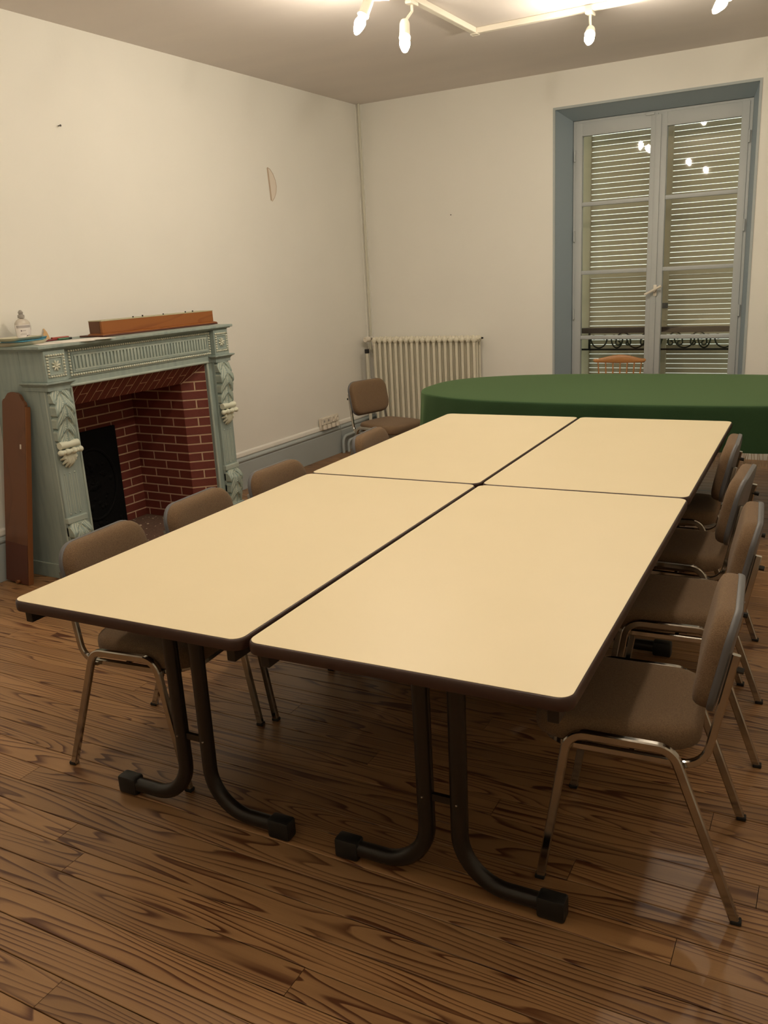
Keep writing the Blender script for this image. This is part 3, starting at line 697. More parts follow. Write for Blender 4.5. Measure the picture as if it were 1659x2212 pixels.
def clip(poly, f):
    """keep the part of a 2D polygon where f(p) >= 0 (f linear)"""
    out = []
    for i, p in enumerate(poly):
        q = poly[(i+1) % len(poly)]; a_, b_ = f(p), f(q)
        if a_ >= 0: out.append(p)
        if (a_ >= 0) != (b_ >= 0):
            t_ = a_/(a_-b_); out.append((p[0]+(q[0]-p[0])*t_, p[1]+(q[1]-p[1])*t_))
    res = []
    for p in out:
        if not res or math.hypot((p[0]-res[-1][0])*0.16, p[1]-res[-1][1]) > 0.003: res.append(p)
    if len(res) > 2 and math.hypot((res[0][0]-res[-1][0])*0.16, res[0][1]-res[-1][1]) < 0.003: res.pop()
    return res
h_ = MJ/2
def lerp(a, b, t): return tuple(a[i]+(b[i]-a[i])*t for i in range(3))
nc = int(OZ//CH)+1
for s in (-1, 1):
    # splayed side: courses alternate whole / split
    for k in range(nc):
        z0, z1 = k*CH+h_, (k+1)*CH-h_
        ea = (k % 2 == 0)
        segs = [(0.0, 1.0)] if ea else [(0.0, 0.47), (0.47, 1.0)]
        for a, b in segs:
            W_ = math.hypot(OX-NX, OY-NY); ga, gb = (h_/W_ if a > 0 else 0.004), (h_/W_ if b < 1 else -0.012)
            ta, tb = a+ga, b-gb
            pg = clip([(ta, z0), (tb, z0), (tb, z1), (ta, z1)], lambda p: OZ+(NZ-OZ)*p[0]-h_*1.2-p[1])
            if len(pg) < 3: continue
            brick_quad([(OX+(NX-OX)*t_, s*(OY+(NY-OY)*t_), z_) for t_, z_ in pg], Vector(((OY-NY), -s*(OX-NX), 0)))
    # straight side walls
    for k in range(int(NZ//CH)+1):
        z0, z1 = k*CH+h_, min((k+1)*CH-h_, NZ+0.04)
        x = NX; first = 0.105 if k % 2 else 0.215; L = first
        while x > BXK+0.012:
            x1 = max(BXK-0.006, x-L)
            if x-x1 > 0.02: brick_quad([(x-h_*(x < NX-0.01), s*NY, z0), (x1+h_, s*NY, z0), (x1+h_, s*NY, z1), (x-h_*(x < NX-0.01), s*NY, z1)], (0, -s, 0))
            x = x1; L = 0.215
    # back wall
for k in range(int(NZ//CH)+1):
    z0, z1 = k*CH+h_, min((k+1)*CH-h_, NZ+0.04)
    yv = NY+0.004; L = 0.22 if k % 2 else 0.11
    while yv > -NY+0.012:
        y1 = max(-NY-0.004, yv-L)
        if z1 < 0.66 and (yv <= 0.246 and y1 >= -0.246):
            pass
        elif yv-y1 > 0.02: brick_quad([(BXK, yv-h_, z0), (BXK, y1+h_, z0), (BXK, y1+h_, z1), (BXK, yv-h_, z1)], (1, 0, 0))
        yv = y1; L = 0.22
# splayed soldier course under the lintel
nb = round(2*OY/0.0597)
for k in range(nb):
    a0, a1 = -1+2*k/nb, -1+2*(k+1)/nb
    segs = [(0.0, 1.0)] if k % 2 else [(0.0, 0.5), (0.5, 1.0)]
    W_ = math.hypot(OX-NX, OZ-NZ)
    for a, b in segs:
        ta, tb = a+(h_/W_ if a > 0 else 0.01), b-(h_/W_ if b < 1 else 0.01)
        ya0, ya1 = a0*OY+h_, a1*OY-h_
        pg = clip(clip([(ta, ya0), (tb, ya0), (tb, ya1), (ta, ya1)], lambda p: OY+(NY-OY)*p[0]-h_*1.2-p[1]), lambda p: OY+(NY-OY)*p[0]-h_*1.2+p[1])
        if len(pg) < 3: continue
        brick_quad([(OX+(NX-OX)*t_, y_, OZ+(NZ-OZ)*t_) for t_, y_ in pg], (OZ-NZ, 0, -(OX-NX)))
# cast iron fireback with a raised ring and relief
fbm = MB(); fbm.box((BXK+0.002, -0.243, 0.002), (BXK+0.028, 0.243, 0.690), bev=0.006)
fbk = fbm.build('fireback', M_['iron'], fp)
rg = [(BXK+0.028, 0.185*math.cos(2*math.pi*k/40), 0.335+0.235*math.sin(2*math.pi*k/40)) for k in range(40)]
MB().tube(rg, 0.012, 8, closed=True).build('relief_ring', M_['iron'], fbk, smooth=60)
rl = MB()
for k in range(46):
    a, q = rnd.uniform(0, 6.28), rnd.uniform(0, 0.15)
    rl.ball((BXK+0.026, q*math.cos(a), 0.335+1.2*q*math.sin(a)), rnd.uniform(0.012, 0.028), sub=1, sx=0.5)
for k in range(26):
    rl.ball((BXK+0.026, rnd.uniform(-0.22, 0.22), rnd.uniform(0.03, 0.09)), rnd.uniform(0.012, 0.022), sub=1, sx=0.5)
tag(rl.build('relief', M_['iron'], fbk, smooth=60), kind='stuff')
hs = MB(); hs.box((BXK-0.01, -0.55, 0.0005), (0.40, 0.55, 0.010)); hs.build('hearth', M_['ash'], fp)
rb = MB()
for k in range(70):
    rb.ball((rnd.uniform(BXK+0.03, 0.30), rnd.uniform(-0.1, 0.42), 0.011), rnd.uniform(0.002, 0.006), sub=1, sz=0.6)
rb.ball((-0.02, 0.20, 0.014), 0.011, sub=1, sz=0.6); rb.ball((0.0, 0.25, 0.013), 0.009, sub=1, sz=0.6)
tag(rb.build('rubble', M_['rust'], fp), kind='stuff')

# ------------------------------------------------------------------ things on the mantelshelf
SZ = 1.3035
bx_ = thing('wooden_box', 'long orange-brown wooden box on the mantelshelf', 'box', (0.225, -3.08, SZ))
MB().box((-0.100, -0.510, 0.0), (0.096, 0.510, 0.010), bev=0.003).build('base_board', M_['boxdark'], bx_)
bm_ = MB()
vs = []
for off, z in ((0.0, 0.0101), (0.0, 0.014), (-0.012, 0.019)):
    vs += [(-0.030-off*0, -0.506-off, z), (0.093+off, -0.506-off, z), (0.093+off, 0.506+off, z), (-0.030, 0.506+off, z)]
bm_.add(vs, [(3, 2, 1, 0), (8, 9, 10, 11)]+[(i*4+q, i*4+(q+1) % 4, (i+1)*4+(q+1) % 4, (i+1)*4+q) for i in range(2) for q in range(4)])
bm_.build('base_moulding', M_['box'], bx_)
MB().box((-0.028, -0.490, 0.0191), (0.076, 0.490, 0.088), bev=0.0015).build('box_body', M_['box'], bx_)
MB().box((-0.0285, -0.4915, 0.019), (0.060, -0.4901, 0.088)).build('end_panel', M_['plank'], bx_)
MB().box((-0.030, -0.492, 0.0881), (0.077, 0.492, 0.0925)).build('top_board', M_['ply'], bx_)
for yv, hh in ((-0.21, 0.008), (-0.13, 0.010), (0.05, 0.007), (0.255, 0.008), (0.325, 0.009)):
    MB().box((0.045, yv-0.003, 0.0925), (0.052, yv+0.003, 0.0925+hh)).build('tack', M_['wrought'], bx_)
bt = thing('gel_bottle', 'clear hand gel bottle with grey flip cap on the mantelshelf', 'bottle', (0.085, -3.938, SZ))
def oval(r, z, k=0.55): return (r, z)
MB().lathe([(0, 0.0), (0.036, 0.0), (0.041, 0.006), (0.046, 0.06), (0.049, 0.098), (0.046, 0.112), (0.034, 0.126), (0.018, 0.134), (0.013, 0.136), (0.013, 0.139), (0, 0.139)], 24, sx=0.55, sy=1.0).build('bottle_body', M_['gel'], bt, smooth=40)
MB().lathe([(0, 0.1375), (0.019, 0.1375), (0.0185, 0.153), (0.012, 0.155), (0.012, 0.163), (0.0145, 0.167), (0.009, 0.176), (0.004, 0.180), (0, 0.180)], 16).build('cap', M_['cap'], bt, smooth=40)
def lab(z0, z1, a0, a1, off, m, name, par):
    def fn(u, v):
        z = z0+(z1-z0)*v; a = R(a0+(a1-a0)*u); q = min(1, max(0, (z-0.006)/0.092)); r = 0.041+0.008*q+off
        return (r*0.55*math.cos(a)+off*0.4, r*math.sin(a), z)
    o = MB().grid(fn, 14, 6).build(name, m, par, smooth=60); return o
lb_ = lab(0.012, 0.102, -95, 75, 0.0006, M_['labelw'], 'label', bt)
lab(0.084, 0.098, -75, 40, 0.0010, M_['labelg'], 'label_band', lb_); lab(0.066, 0.073, -42, -33, 0.0010, M_['ink'], 'label_dot', lb_); lab(0.067, 0.071, -31, -4, 0.0010, M_['labelg'], 'label_print', lb_)
lab(0.054, 0.056, -42, 0, 0.0010, M_['labelg'], 'label_print', lb_); lab(0.047, 0.050, -50, 0, 0.0010, M_['labelg'], 'label_print', lb_); lab(0.030, 0.044, -2, 26, 0.0010, M_['ink'], 'label_corner', lb_)
lab(0.070, 0.094, 50, 70, 0.0010, M_['labelg'], 'label_print', lb_)
def tray(name, label, z, cx, cy, hx, hy, rz, m, hh):
    t = thing(name, label, 'tray', (cx, cy, z), rz)
    mb = MB(); r0 = rrect(hx-0.022, hy-0.022, 0.045, 6); r1 = rrect(hx, hy, 0.060, 6); r2_ = rrect(hx-0.003, hy-0.003, 0.058, 6); r3 = rrect(hx-0.025, hy-0.025, 0.044, 6); k = len(r0)
    vs = [(x, y, 0) for x, y in r0]+[(x, y, hh) for x, y in r1]+[(x, y, hh) for x, y in r2_]+[(x, y, 0.003) for x, y in r3]
    fs = [tuple(reversed(range(k))), tuple(range(3*k, 4*k))]
    for i in range(3):
        for q in range(k): fs.append((i*k+q, i*k+(q+1) % k, (i+1)*k+(q+1) % k, (i+1)*k+q))
    mb.add(vs, fs); mb.build('tray_body', m, t, smooth=40); return t
tray('shallow_tray', 'cream shallow tray lying lowest at the end of the mantelshelf', SZ, 0.19, -4.050, 0.10, 0.135, R(6), M_['tray'], 0.018)
t2 = tray('shallow_tray', 'cream shallow tray stacked on the lower tray, blue plastic beneath', SZ+0.026, 0.17, -4.045, 0.095, 0.125, R(3), M_['tray'], 0.016)
bp = MB().prism(rrect(0.075, 0.10, 0.03), 0, 0.006, M=T(0.185, -4.03, SZ+0.0195) @ Rz(R(10)))
tag(bp.build('blue_sheet', M_['cyan']), 'flat blue plastic piece pinched between the two trays', 'plastic sheet')
MB()
bf = MB().box((-0.004, -0.045, 0), (0.0, 0.045, 0.016), M=T(0.20, -3.915, SZ+0.0185) @ Rz(R(25)) @ Ry(R(35)))
tag(bf.build('blue_offcut', M_['cyan']), 'small blue plastic offcut sticking out beside the trays', 'plastic offcut')
def sheet(x, y, hx, hy, rz, z, label):
    o = MB().box((-hx, -hy, 0), (hx, hy, 0.0012)).build('paper_sheet', M_['paper'], None, loc=(x, y, z), rz=rz); tag(o, label, 'paper', 'paper sheets on the mantelshelf')
sheet(0.345, -3.905, 0.105, 0.1485, R(-24), SZ+0.0003, 'white paper sheet on the mantelshelf beside the trays')
sheet(0.372, -3.79, 0.105, 0.1485, R(-14), SZ+0.0018, 'white paper sheet on the mantelshelf jutting over the front edge')
def pencil(x, y, L, rz, r, m, name, label, cat):
    t = thing(name, label, cat, (x, y, SZ), rz)
    MB().tube([(-L/2, 0, r+0.0002), (L/2-0.016, 0, r+0.0002)], r, 6).build('shaft', m, t); MB().lathe([(r*0.95, 0), (0.0008, 0.016), (0, 0.0165)], 6, M=T(L/2-0.016, 0, r+0.0002) @ Ry(R(90))).build('tip', M_['ink'], t); return t
pencil(0.150, -3.842, 0.165, R(-85), 0.0045, M_['crimson'], 'pencil', 'dark red pencil lying behind the paper on the mantelshelf', 'pencil')
yb = thing('yellow_sharpener', 'small yellow plastic piece beside the red pencil', 'stationery', (0.10, -3.845, SZ)); MB().box((-0.012, -0.024, 0), (0.012, 0.024, 0.016), bev=0.003).build('body', M_['yellow'], yb); MB().lathe([(0.005, 0.016), (0.005, 0.018), (0, 0.018)], 8).build('screw', M_['cap'], yb)
kn = thing('folding_knife', 'red handled cutter on the mantelshelf near the paper', 'cutter', (0.13, -3.735, SZ), R(84)); MB().box((-0.055, -0.011, 0.0025), (0.055, 0.011, 0.018), bev=0.004).build('handle', M_['red'], kn); MB().box((-0.095, -0.006, 0.008), (-0.053, 0.006, 0.010)).build('blade', M_['wrought'], kn)
gp = thing('green_marker', 'green marker lying against the red cutter', 'marker', (0.172, -3.742, SZ), R(86)); MB().tube([(-0.04, 0, 0.0065), (0.03, 0, 0.0065)], 0.006, 8).build('barrel', M_['greenp'], gp); MB().tube([(0.0302, 0, 0.0065), (0.05, 0, 0.0065)], 0.0064, 8).build('cap', M_['black'], gp)
for i, (dy, a, hgt) in enumerate(((0.0, 4, 0.068), (0.011, -3, 0.060), (0.020, -9, 0.052), (-0.014, 12, 0.046))):
    o = MB().box((-0.0012, -0.005, 0), (0.0012, 0.005, hgt), bev=0.001, M=T(0.028, -3.742+dy, SZ) @ Rx(R(-a)) @ Ry(R(-18))).build('wooden_stick', M_['stick'])
    tag(o, ['tallest pale wooden stick leaning on the wall behind the pencil', 'second tallest pale wooden stick leaning on the wall behind the pencil', 'slanted pale wooden stick nearest the red cutter', 'shortest pale wooden stick nearest the bottle'][i], 'wooden stick', 'wooden sticks on the mantelshelf')

# ------------------------------------------------------------------ plank leaning on the fireplace side
pk = thing('wooden_plank', 'brown varnished plank with shaped top leaning on the fireplace side', 'plank', (0.13, -4.272, 0.001))
poly = [(-0.092, 0), (0.092, 0), (0.092, 1.005), (0.085, 1.018), (0.070, 1.026), (0.060, 1.040), (0.045, 1.056), (0.020, 1.064), (-0.020, 1.064), (-0.045, 1.056), (-0.060, 1.040), (-0.070, 1.026), (-0.085, 1.018), (-0.092, 1.005)]
PT = T(0.0, 0, 0) @ Rx(R(-6.7)) @ Ry(R(4.0))
PM = PT @ Matrix(((1, 0, 0, 0), (0, 0, -1, 0.0), (0, 1, 0, 0.0065), (0, 0, 0, 1)))
MB().prism(poly, -0.006, 0.012, M=PM).build('board', M_['plank'], pk)
ed = MB().box((0.0922, -0.012, 0.0065), (0.098, 0.020, 1.0), M=PT, bev=0.002); ed.build('edge_strip', M_['plankedge'], pk)
bk = MB().box((-0.092, 0.0062, 0.0065), (0.092, 0.020, 1.0), M=PT); bk.build('back_board', M_['plank'], pk)
MB().box((0.050, -0.016, 0.770), (0.058, -0.0122, 0.795), M=PT).build('catch_plate', M_['plastic'], pk)
MB().lathe([(0, -0.010), (0.009, -0.010), (0.010, 0.0), (0.009, 0.010), (0, 0.010)], 12, M=PT @ T(0.02, -0.022, 0.017) @ Rx(R(90))).build('caster', M_['plankedge'], pk)
MB().box((-0.0915, -0.0132, 0.0070), (0.0915, -0.0121, 0.235), M=PT).build('lower_panel', M_['boxdark'], pk)

# ------------------------------------------------------------------ radiator, pipes and sockets
rd = thing('cast_iron_radiator', 'cream column radiator on the back wall in the corner', 'radiator', (0.125, -0.125, 0.0))
NS, RP = 19, 1.065/19
def section():
    m = MB()
    for dy in (-0.058, 0.0, 0.058):
        m.tube([(0, dy, 0.115), (0, dy, 0.985)], 0.0150 if dy < -0.01 else 0.0125, 8)
    for z in (0.115, 0.975):
        for dy in (-0.058, 0.0, 0.058): m.ball((0, dy, z), 0.0225, sub=2, sx=1.0, sz=1.45)
        m.tube([(0, -0.058, z), (0, 0.058, z)], 0.0195, 8)
        m.tube([(-RP/2, 0, z), (RP/2, 0, z)], 0.018, 8)
        m.tube([(-RP/2+0.004, -0.058, z), (RP/2-0.004, -0.058, z)], 0.011, 8)
    return m
proto = None
for i in range(NS):
    if proto is None: so = proto = section().build('section', M_['white'], rd, smooth=60)
    else: so = proto.copy(); col.objects.link(so); so.parent = rd
    so.location = (RP*(i+0.5), 0, 0)
for xx in (RP*1.5, RP*(NS-1.5)):
    MB().box((xx-0.01, -0.07, 0.001), (xx+0.01, 0.07, 0.095)).build('foot', M_['white'], rd)
MB().tube([(RP*NS, 0, 0.985), (RP*NS+0.02, 0, 0.985)], 0.014, 10).build('bleed_plug', M_['white'], rd); MB().tube([(RP*NS+0.02, 0, 0.985), (RP*NS+0.035, 0, 0.985)], 0.008, 8).build('bleed_key', M_['wrought'], rd)
vl = MB(); vl.tube([(0, 0, 0.985), (-0.045, 0, 0.985)], 0.012, 10); vl.box((-0.062, -0.014, 0.968), (-0.036, 0.014, 1.0), bev=0.004); vl.build('valve_body', M_['chrome'], rd, smooth=50)
MB().lathe([(0, 0), (0.016, 0.0), (0.024, 0.006), (0.026, 0.05), (0.024, 0.062), (0.017, 0.066), (0.015, 0.060), (0, 0.060)], 20, M=T(-0.049, -0.016, 0.986) @ Rx(R(90)) @ T(0, 0, 0) @ Ry(R(-8))).build('thermostat_head', M_['plastic'], rd, smooth=40)
def pipe(path, r, rad, name, label, m=M_['pipe']):
    o = MB().tube(fillet(path, rad, 6), r, 10).build(name, m, None, smooth=60); tag(o, label, 'pipe'); return o
pipe([(0.076, -0.125, 0.967), (0.076, -0.125, 0.90), (0.076, -0.060, 0.84), (0.076, -0.045, 0.03)], 0.011, 0.03, 'supply_pipe', 'thin painted pipe dropping from the radiator valve')
rp_ = thing('riser_pipe', 'thick cream pipe standing beside the radiator end', 'pipe', (0.098, -0.235, 0.0)); MB().tube([(0, 0, 0.001), (0, 0, 0.90)], 0.0165, 12).build('pipe_body', M_['pipe'], rp_, smooth=60); MB().lathe([(0.0168, 0.865), (0.021, 0.865), (0.021, 0.902), (0, 0.902)], 12).build('cap_ring', M_['rubber'], rp_)
MB()
pipe([(0.045, -0.055, 1.02), (0.045, -0.055, H-0.003)], 0.0115, 0, 'corner_riser_pipe', 'slim cream riser pipe running up the corner to the ceiling')
pipe([(0.047, -0.665, 0.001), (0.047, -0.665, 0.150), (0.047, -0.30, 0.160), (0.047, -0.10, 0.160)], 0.0135, 0.06, 'heating_pipe', 'outer bent grey heating pipe at the foot of the left wall', M_['skirt'])
pipe([(0.060, -0.600, 0.001), (0.060, -0.600, 0.105), (0.060, -0.30, 0.112), (0.060, -0.10, 0.112)], 0.0135, 0.05, 'heating_pipe', 'inner bent grey heating pipe at the foot of the left wall', M_['skirt'])
sk = thing('socket_block', 'white block of four wall sockets above the skirting', 'socket', (0.0, -0.84, 0.265))
MB().box((0.0152, -0.15, 0.0), (0.024, 0.15, 0.108), bev=0.003).build('base_plate', M_['plastic'], sk)
MB().box((0.0005, -0.13, 0.045), (0.0152, 0.13, 0.095)).build('back_box', M_['plastic'], sk)
for i, yv in enumerate((-0.098, -0.030, 0.040, 0.108)):
    u_ = MB().box((0.0241, yv-0.031, 0.045), (0.038, yv+0.031, 0.102), bev=0.004).build('module', M_['plastic'], sk)
    if i < 2: MB().box((0.0381, yv-0.010, 0.065), (0.0392, yv+0.010, 0.085)).build('port', M_['cap'], u_)
    else: MB().lathe([(0.022, 0), (0.022, 0.006), (0.016, 0.006), (0.014, 0.001), (0, 0.001)], 16, M=T(0.0381, yv, 0.074) @ Ry(R(90))).build('socket_ring', M_['plastic'], u_)
    hd = MB().lathe([(0, 0), (0.026, 0), (0.028, 0.012), (0.024, 0.036), (0, 0.038)], 14, M=T(0.040, yv, 0.004), sx=0.62, sy=1.0); hd.build('plug_hood', M_['plastic'], sk, smooth=40)
cb = MB().tube([(0.026, -0.665, 0.268), (0.028, -0.655, 0.18), (0.027, -0.640, 0.10), (0.028, -0.630, 0.004)], 0.0022, 6).build('thin_cable', M_['skirt'], None, smooth=60); tag(cb, 'thin grey cable running down the skirting beside the sockets', 'cable')

# ------------------------------------------------------------------ the four folding tables
TTH = 0.0433; TORG = Vector((2.1416, -5.7338)); TW, TL = 0.805, 1.6045
def make_table():
    t = thing('folding_table', 'x', 'table')
    hw, hl = 0.3990, 0.7992
    # brown rounded edge band with its core
    lay = [(0.0, 0.7100), (0.006, 0.7070), (0.006, 0.7370), (0.0025, 0.7393)]
    eb = MB(); out = []
    for ins, z in ((0.008, 0.7075), (0.002, 0.7095), (0.0, 0.7150), (0.0, 0.7320), (0.002, 0.7375), (0.005, 0.7395)):
        out.append([(x, y, z) for x, y in rrect(hw-ins, hl-ins, 0.036-ins, 7)])
    k = len(out[0]); vs = sum(out, []); fs = [tuple(reversed(range(k))), tuple(range(5*k, 6*k))]
    for i in range(5):
        for q in range(k): fs.append((i*k+q, i*k+(q+1) % k, (i+1)*k+(q+1) % k, (i+1)*k+q))
    eb.add(vs, fs).build('edge_band', M_['edge'], t, smooth=50)
    tp = MB().prism(rrect(hw-0.0055, hl-0.0055, 0.031, 7), 0.7396, 0.7405); tp.build('tabletop', M_['laminate'], t)
    for s in (-1, 1):
        MB().box((s*0.355-0.0125, -0.780, 0.672), (s*0.355+0.0125, 0.780, 0.7068), bev=0.002).build('apron_rail', M_['leg'], t)
    for e in (-1, 1):
        yv = e*(hl-0.240)
        MB().box((-0.3415, yv-0.015, 0.680), (0.3415, yv+0.015, 0.7066), bev=0.002).build('cross_rail', M_['leg'], t)
        for s in (-1, 1):
            du = 0.0; pth = fillet([(s*0.049+du, yv, 0.6795), (s*0.046+du, yv, 0.033), (s*0.318+du, yv, 0.033)], 0.225, 12)
            l = MB().sweep(pth, sqprof(0.0190, 0.0215, 0.55), n0=(0, 1, 0)).build('leg', M_['leg'], t, smooth=50)
            cpm = MB().box((min(s*0.255, s*0.328)+du, yv-0.023, 0.0005), (max(s*0.255, s*0.328)+du, yv+0.023, 0.061), bev=0.008)
            cpm.build('foot_cap', M_['black'], l, smooth=40)
            MB().lathe([(0, 0), (0.004, 0), (0.003, 0.003), (0, 0.004)], 8, M=T(s*0.048+du, yv-e*-0.019, 0.265) @ Rx(R(90 if e < 0 else -90))).build('bolt', M_['chrome'], l)
        du = 0.0; MB().box((-0.030+du, yv-0.006, 0.252), (0.030+du, yv+0.006, 0.272)).build('leg_link', M_['leg'], t)
        MB().add([(x, y, z) for y in (yv-0.012, yv+0.012) for x, z in ((-0.024+du, 0.615), (0.026+du, 0.605), (0.026+du, 0.6795), (-0.008+du, 0.6795))], [(0, 1, 2, 3), (7, 6, 5, 4), (0, 4, 5, 1), (1, 5, 6, 2), (2, 6, 7, 3), (3, 7, 4, 0)]).build('hinge_bracket', M_['black'], t)
        MB().tube([(0.006+du, yv, 0.610), (0.006+du, yv, 0.592)], 0.005, 8).build('lock_pin', M_['black'], t)
        pb = MB().tube([(0.0, yv-e*0.012, 0.64), (0.0, yv-e*0.30, 0.705)], 0.006, 6); pb.build('folding_brace', M_['leg'], t)
    return t
t0 = make_table()
labs = {(0, 0): 'cream folding table nearest the camera on the fireplace side', (1, 0): 'cream folding table nearest the camera on the right, in front of the chrome chair row', (0, 1): 'cream folding table at the far left, next to the radiator corner', (1, 1): 'cream folding table at the far right, touching the green cloth'}
ca, sa = math.cos(TTH), math.sin(TTH)
for i, ((a, b), lb) in enumerate(labs.items()):
    o = t0 if i == 0 else copy_tree(t0)
    u, v = TW*(a+0.5), TL*(b+0.5)
    if b == 0: u -= 0.004 if a == 0 else 0.0015
    o.location = (TORG.x+ca*u-sa*v, TORG.y+sa*u+ca*v, 0.0); o.rotation_euler = (0, 0, TTH-(0.004 if b == 0 and a == 0 else 0.0015 if b == 0 else 0)); o['label'] = lb; o['group'] = 'folding tables pushed together'

# ------------------------------------------------------------------ stacking chairs
def pad(mb, hx, hy, rad, z_edge, dome, n=10, power=2.4, warp=None, under=None):
    """domed cushion on a rounded-rectangle outline (x,y); under = depth of the underside"""
    ol = rrect(hx, hy, rad, 8); k = len(ol); vs = []; rings = 0
    lv = [(1.0, 0.0), (1.0, 0.35), (0.985, 0.60), (0.95, 0.78), (0.88, 0.90), (0.75, 0.965), (0.55, 0.99), (0.3, 1.0)]
    for f, h in lv:
        for x, y in ol: vs.append((x*f, y*f, z_edge+dome*h))
        rings += 1
    vs.append((0, 0, z_edge+dome)); fs = []
    for i in range(rings-1):
        for q in range(k): fs.append((i*k+q, i*k+(q+1) % k, (i+1)*k+(q+1) % k, (i+1)*k+q))
    for q in range(k): fs.append(((rings-1)*k+q, (rings-1)*k+(q+1) % k, rings*k))
    b0 = len(vs)
    if under is not None:
        for f, h in ((0.985, -under*0.6), (0.93, -under)):
            for x, y in ol: vs.append((x*f, y*f, z_edge+h))
        for q in range(k): fs.append((q, b0+q, b0+(q+1) % k, (q+1) % k))
        for q in range(k): fs.append((b0+q, b0+k+q, b0+k+(q+1) % k, b0+(q+1) % k))
        fs.append(tuple(reversed(range(b0+k, b0+2*k))))
    else: fs.append(tuple(reversed(range(k))))
    if warp: vs = [warp(*p) for p in vs]
    return mb.add(vs, fs)
def make_chair():
    t = thing('stacking_chair', 'x', 'chair')
    # seat: fabric cushion with a rounded waterfall front
    def ws(x, y, z):
        q = (x-0.07)/0.205
        return (x+0.068, y*(1-0.10*max(0, -q)), z-0.010*max(0, q)**3+0.004*max(0, -q)**2-0.006*(1-min(1, abs(y)/0.2)**2))
    st = fix_normals(pad(MB(), 0.205, 0.203, 0.085, 0.428, 0.054, warp=ws, under=0.018).build('seat', M_['fabric'], t, smooth=60))
    # backrest: concave padded panel in a plastic shell
    lean = R(11); zc, uc = 0.650, -0.180
    BMx = T(uc, 0, zc) @ Ry(-lean) @ Matrix(((0, 0, 1, 0), (0, 1, 0, 0), (1, 0, 0, 0), (0, 0, 0, 1)))   # x_pad->z, y->y, z_pad->x
    def wb_(x, y, z): return (x, y, z+0.3*y*y)
    bk_ = MB(); pad(bk_, 0.130, 0.190, 0.075, 0.0, 0.050, warp=wb_)
    bk_.v = [tuple(BMx @ Vector(p)) for p in bk_.v]
    bo = fix_normals(bk_.build('backrest', M_['fabric'], t, smooth=60))
    shm = MB(); ol = [(1.006, 0.006), (1.022, 0.003), (1.026, -0.004), (1.014, -0.010), (0.95, -0.013), (0.75, -0.015), (0.4, -0.016)]
    base = rrect(0.130, 0.190, 0.075, 8); k = len(base); vs = []
    for f, h in ol:
        for x, y in base: vs.append(wb_(x*f, y*f, h))
    vs.append((0, 0, -0.016)); fs = [(i*k+q, i*k+(q+1) % k, (i+1)*k+(q+1) % k, (i+1)*k+q) for i in range(len(ol)-1) for q in range(k)]
    fs += [((len(ol)-1)*k+q, (len(ol)-1)*k+(q+1) % k, len(ol)*k) for q in range(k)]; fs.append(tuple(reversed(range(k))))
    shm.add([tuple(BMx @ Vector(p)) for p in vs], fs)
    fix_normals(shm.build('back_shell', M_['shell'], bo, smooth=50))
    pr = sqprof(0.0095, 0.0115, 0.35)
    for s in (-1, 1):
        yv = s*0.2175
        pth = fillet([(0.2405, yv, 0.006), (0.170, yv, 0.449), (-0.078, yv, 0.446), (-0.2405, yv, 0.006)], 0.052, 7)
        lf = MB().sweep(pth, pr, n0=(0, 1, 0)).build('leg_frame', M_['chrome'], t, smooth=40)
        for xx in (0.2413, -0.2425):
            MB().box((xx-0.013, yv-0.0115, 0.0003), (xx+0.013, yv+0.0115, 0.012), bev=0.003).build('foot_cap', M_['rubber'], lf)
    # seat frame: one tube round the front, along the sides and up behind the back
    yS = 0.190
    pth = []
    half = fillet([(0.262, 0.0, 0.404), (0.262, yS*0.55, 0.404), (0.205, yS+0.004, 0.404), (-0.148, yS, 0.398), (-0.2045, yS-0.020, 0.69)], [0.09, 0.09, 0.060], 7)
    m1 = [Vector((p.x, -p.y, p.z)) for p in reversed(half)]
    full = m1+half[1:]
    MB().sweep(full, sqprof(0.0085, 0.0095, 0.35), n0=(0, 1, 0)).build('seat_frame', M_['chrome'], t, smooth=40)
    for s in (-1, 1):
        y0, y1 = sorted((s*0.1985, s*0.209)); w1 = MB(); w1.box((0.165, y0, 0.398), (0.185, y1, 0.410)); w1.box((-0.095, y0, 0.392), (-0.075, y1, 0.404)); w1.build('weld_tab', M_['chrome'], t)
        MB().tube([(-0.196, s*0.171, 0.655), (-0.222, s*0.171, 0.651)], 0.008, 8).build('back_bolt', M_['black'], t)
        MB().box((-0.010, s*0.15-0.012, 0.405), (0.12, s*0.15+0.012, 0.411)).build('seat_bracket', M_['black'], t)
    MB().tube([(0.02, -0.186, 0.400), (0.02, 0.186, 0.400)], 0.008, 8).build('cross_bar', M_['chrome'], t)
    return t
c0 = make_chair(); first = [True]
def chair(x, y, heading, label, group):
    o = c0 if first[0] else copy_tree(c0); first[0] = False
    o.location = (x, y, 0); o.rotation_euler = (0, 0, heading); o['label'] = label; o['group'] = group
    return o
GL, GR = 'brown chairs on the fireplace side of the tables', 'brown chairs on the right side of the tables'
chair(2.147, -5.212, R(5.7), 'brown fabric chair nearest the camera on the fireplace side, chrome legs seen under the table', GL)
chair(2.140, -4.723, R(4.6), 'brown fabric chair, second from the camera on the fireplace side', GL)
chair(2.124, -4.195, R(1.0), 'brown fabric chair, third from the camera on the fireplace side', GL)
chair(2.120, -3.345, R(7.0), 'brown fabric chair, last of the fireplace-side row at the far left table', GL)
chair(0.956, -1.472, R(-15.1), 'brown fabric chair standing alone in front of the radiator', 'brown chair by the radiator')
chair(3.771, -5.064, R(180+5.6), 'brown fabric chair nearest the camera on the right side, whole chrome frame in view', GR)
chair(3.737, -4.330, R(185.5), 'brown fabric chair, second from the camera on the right side', GR)
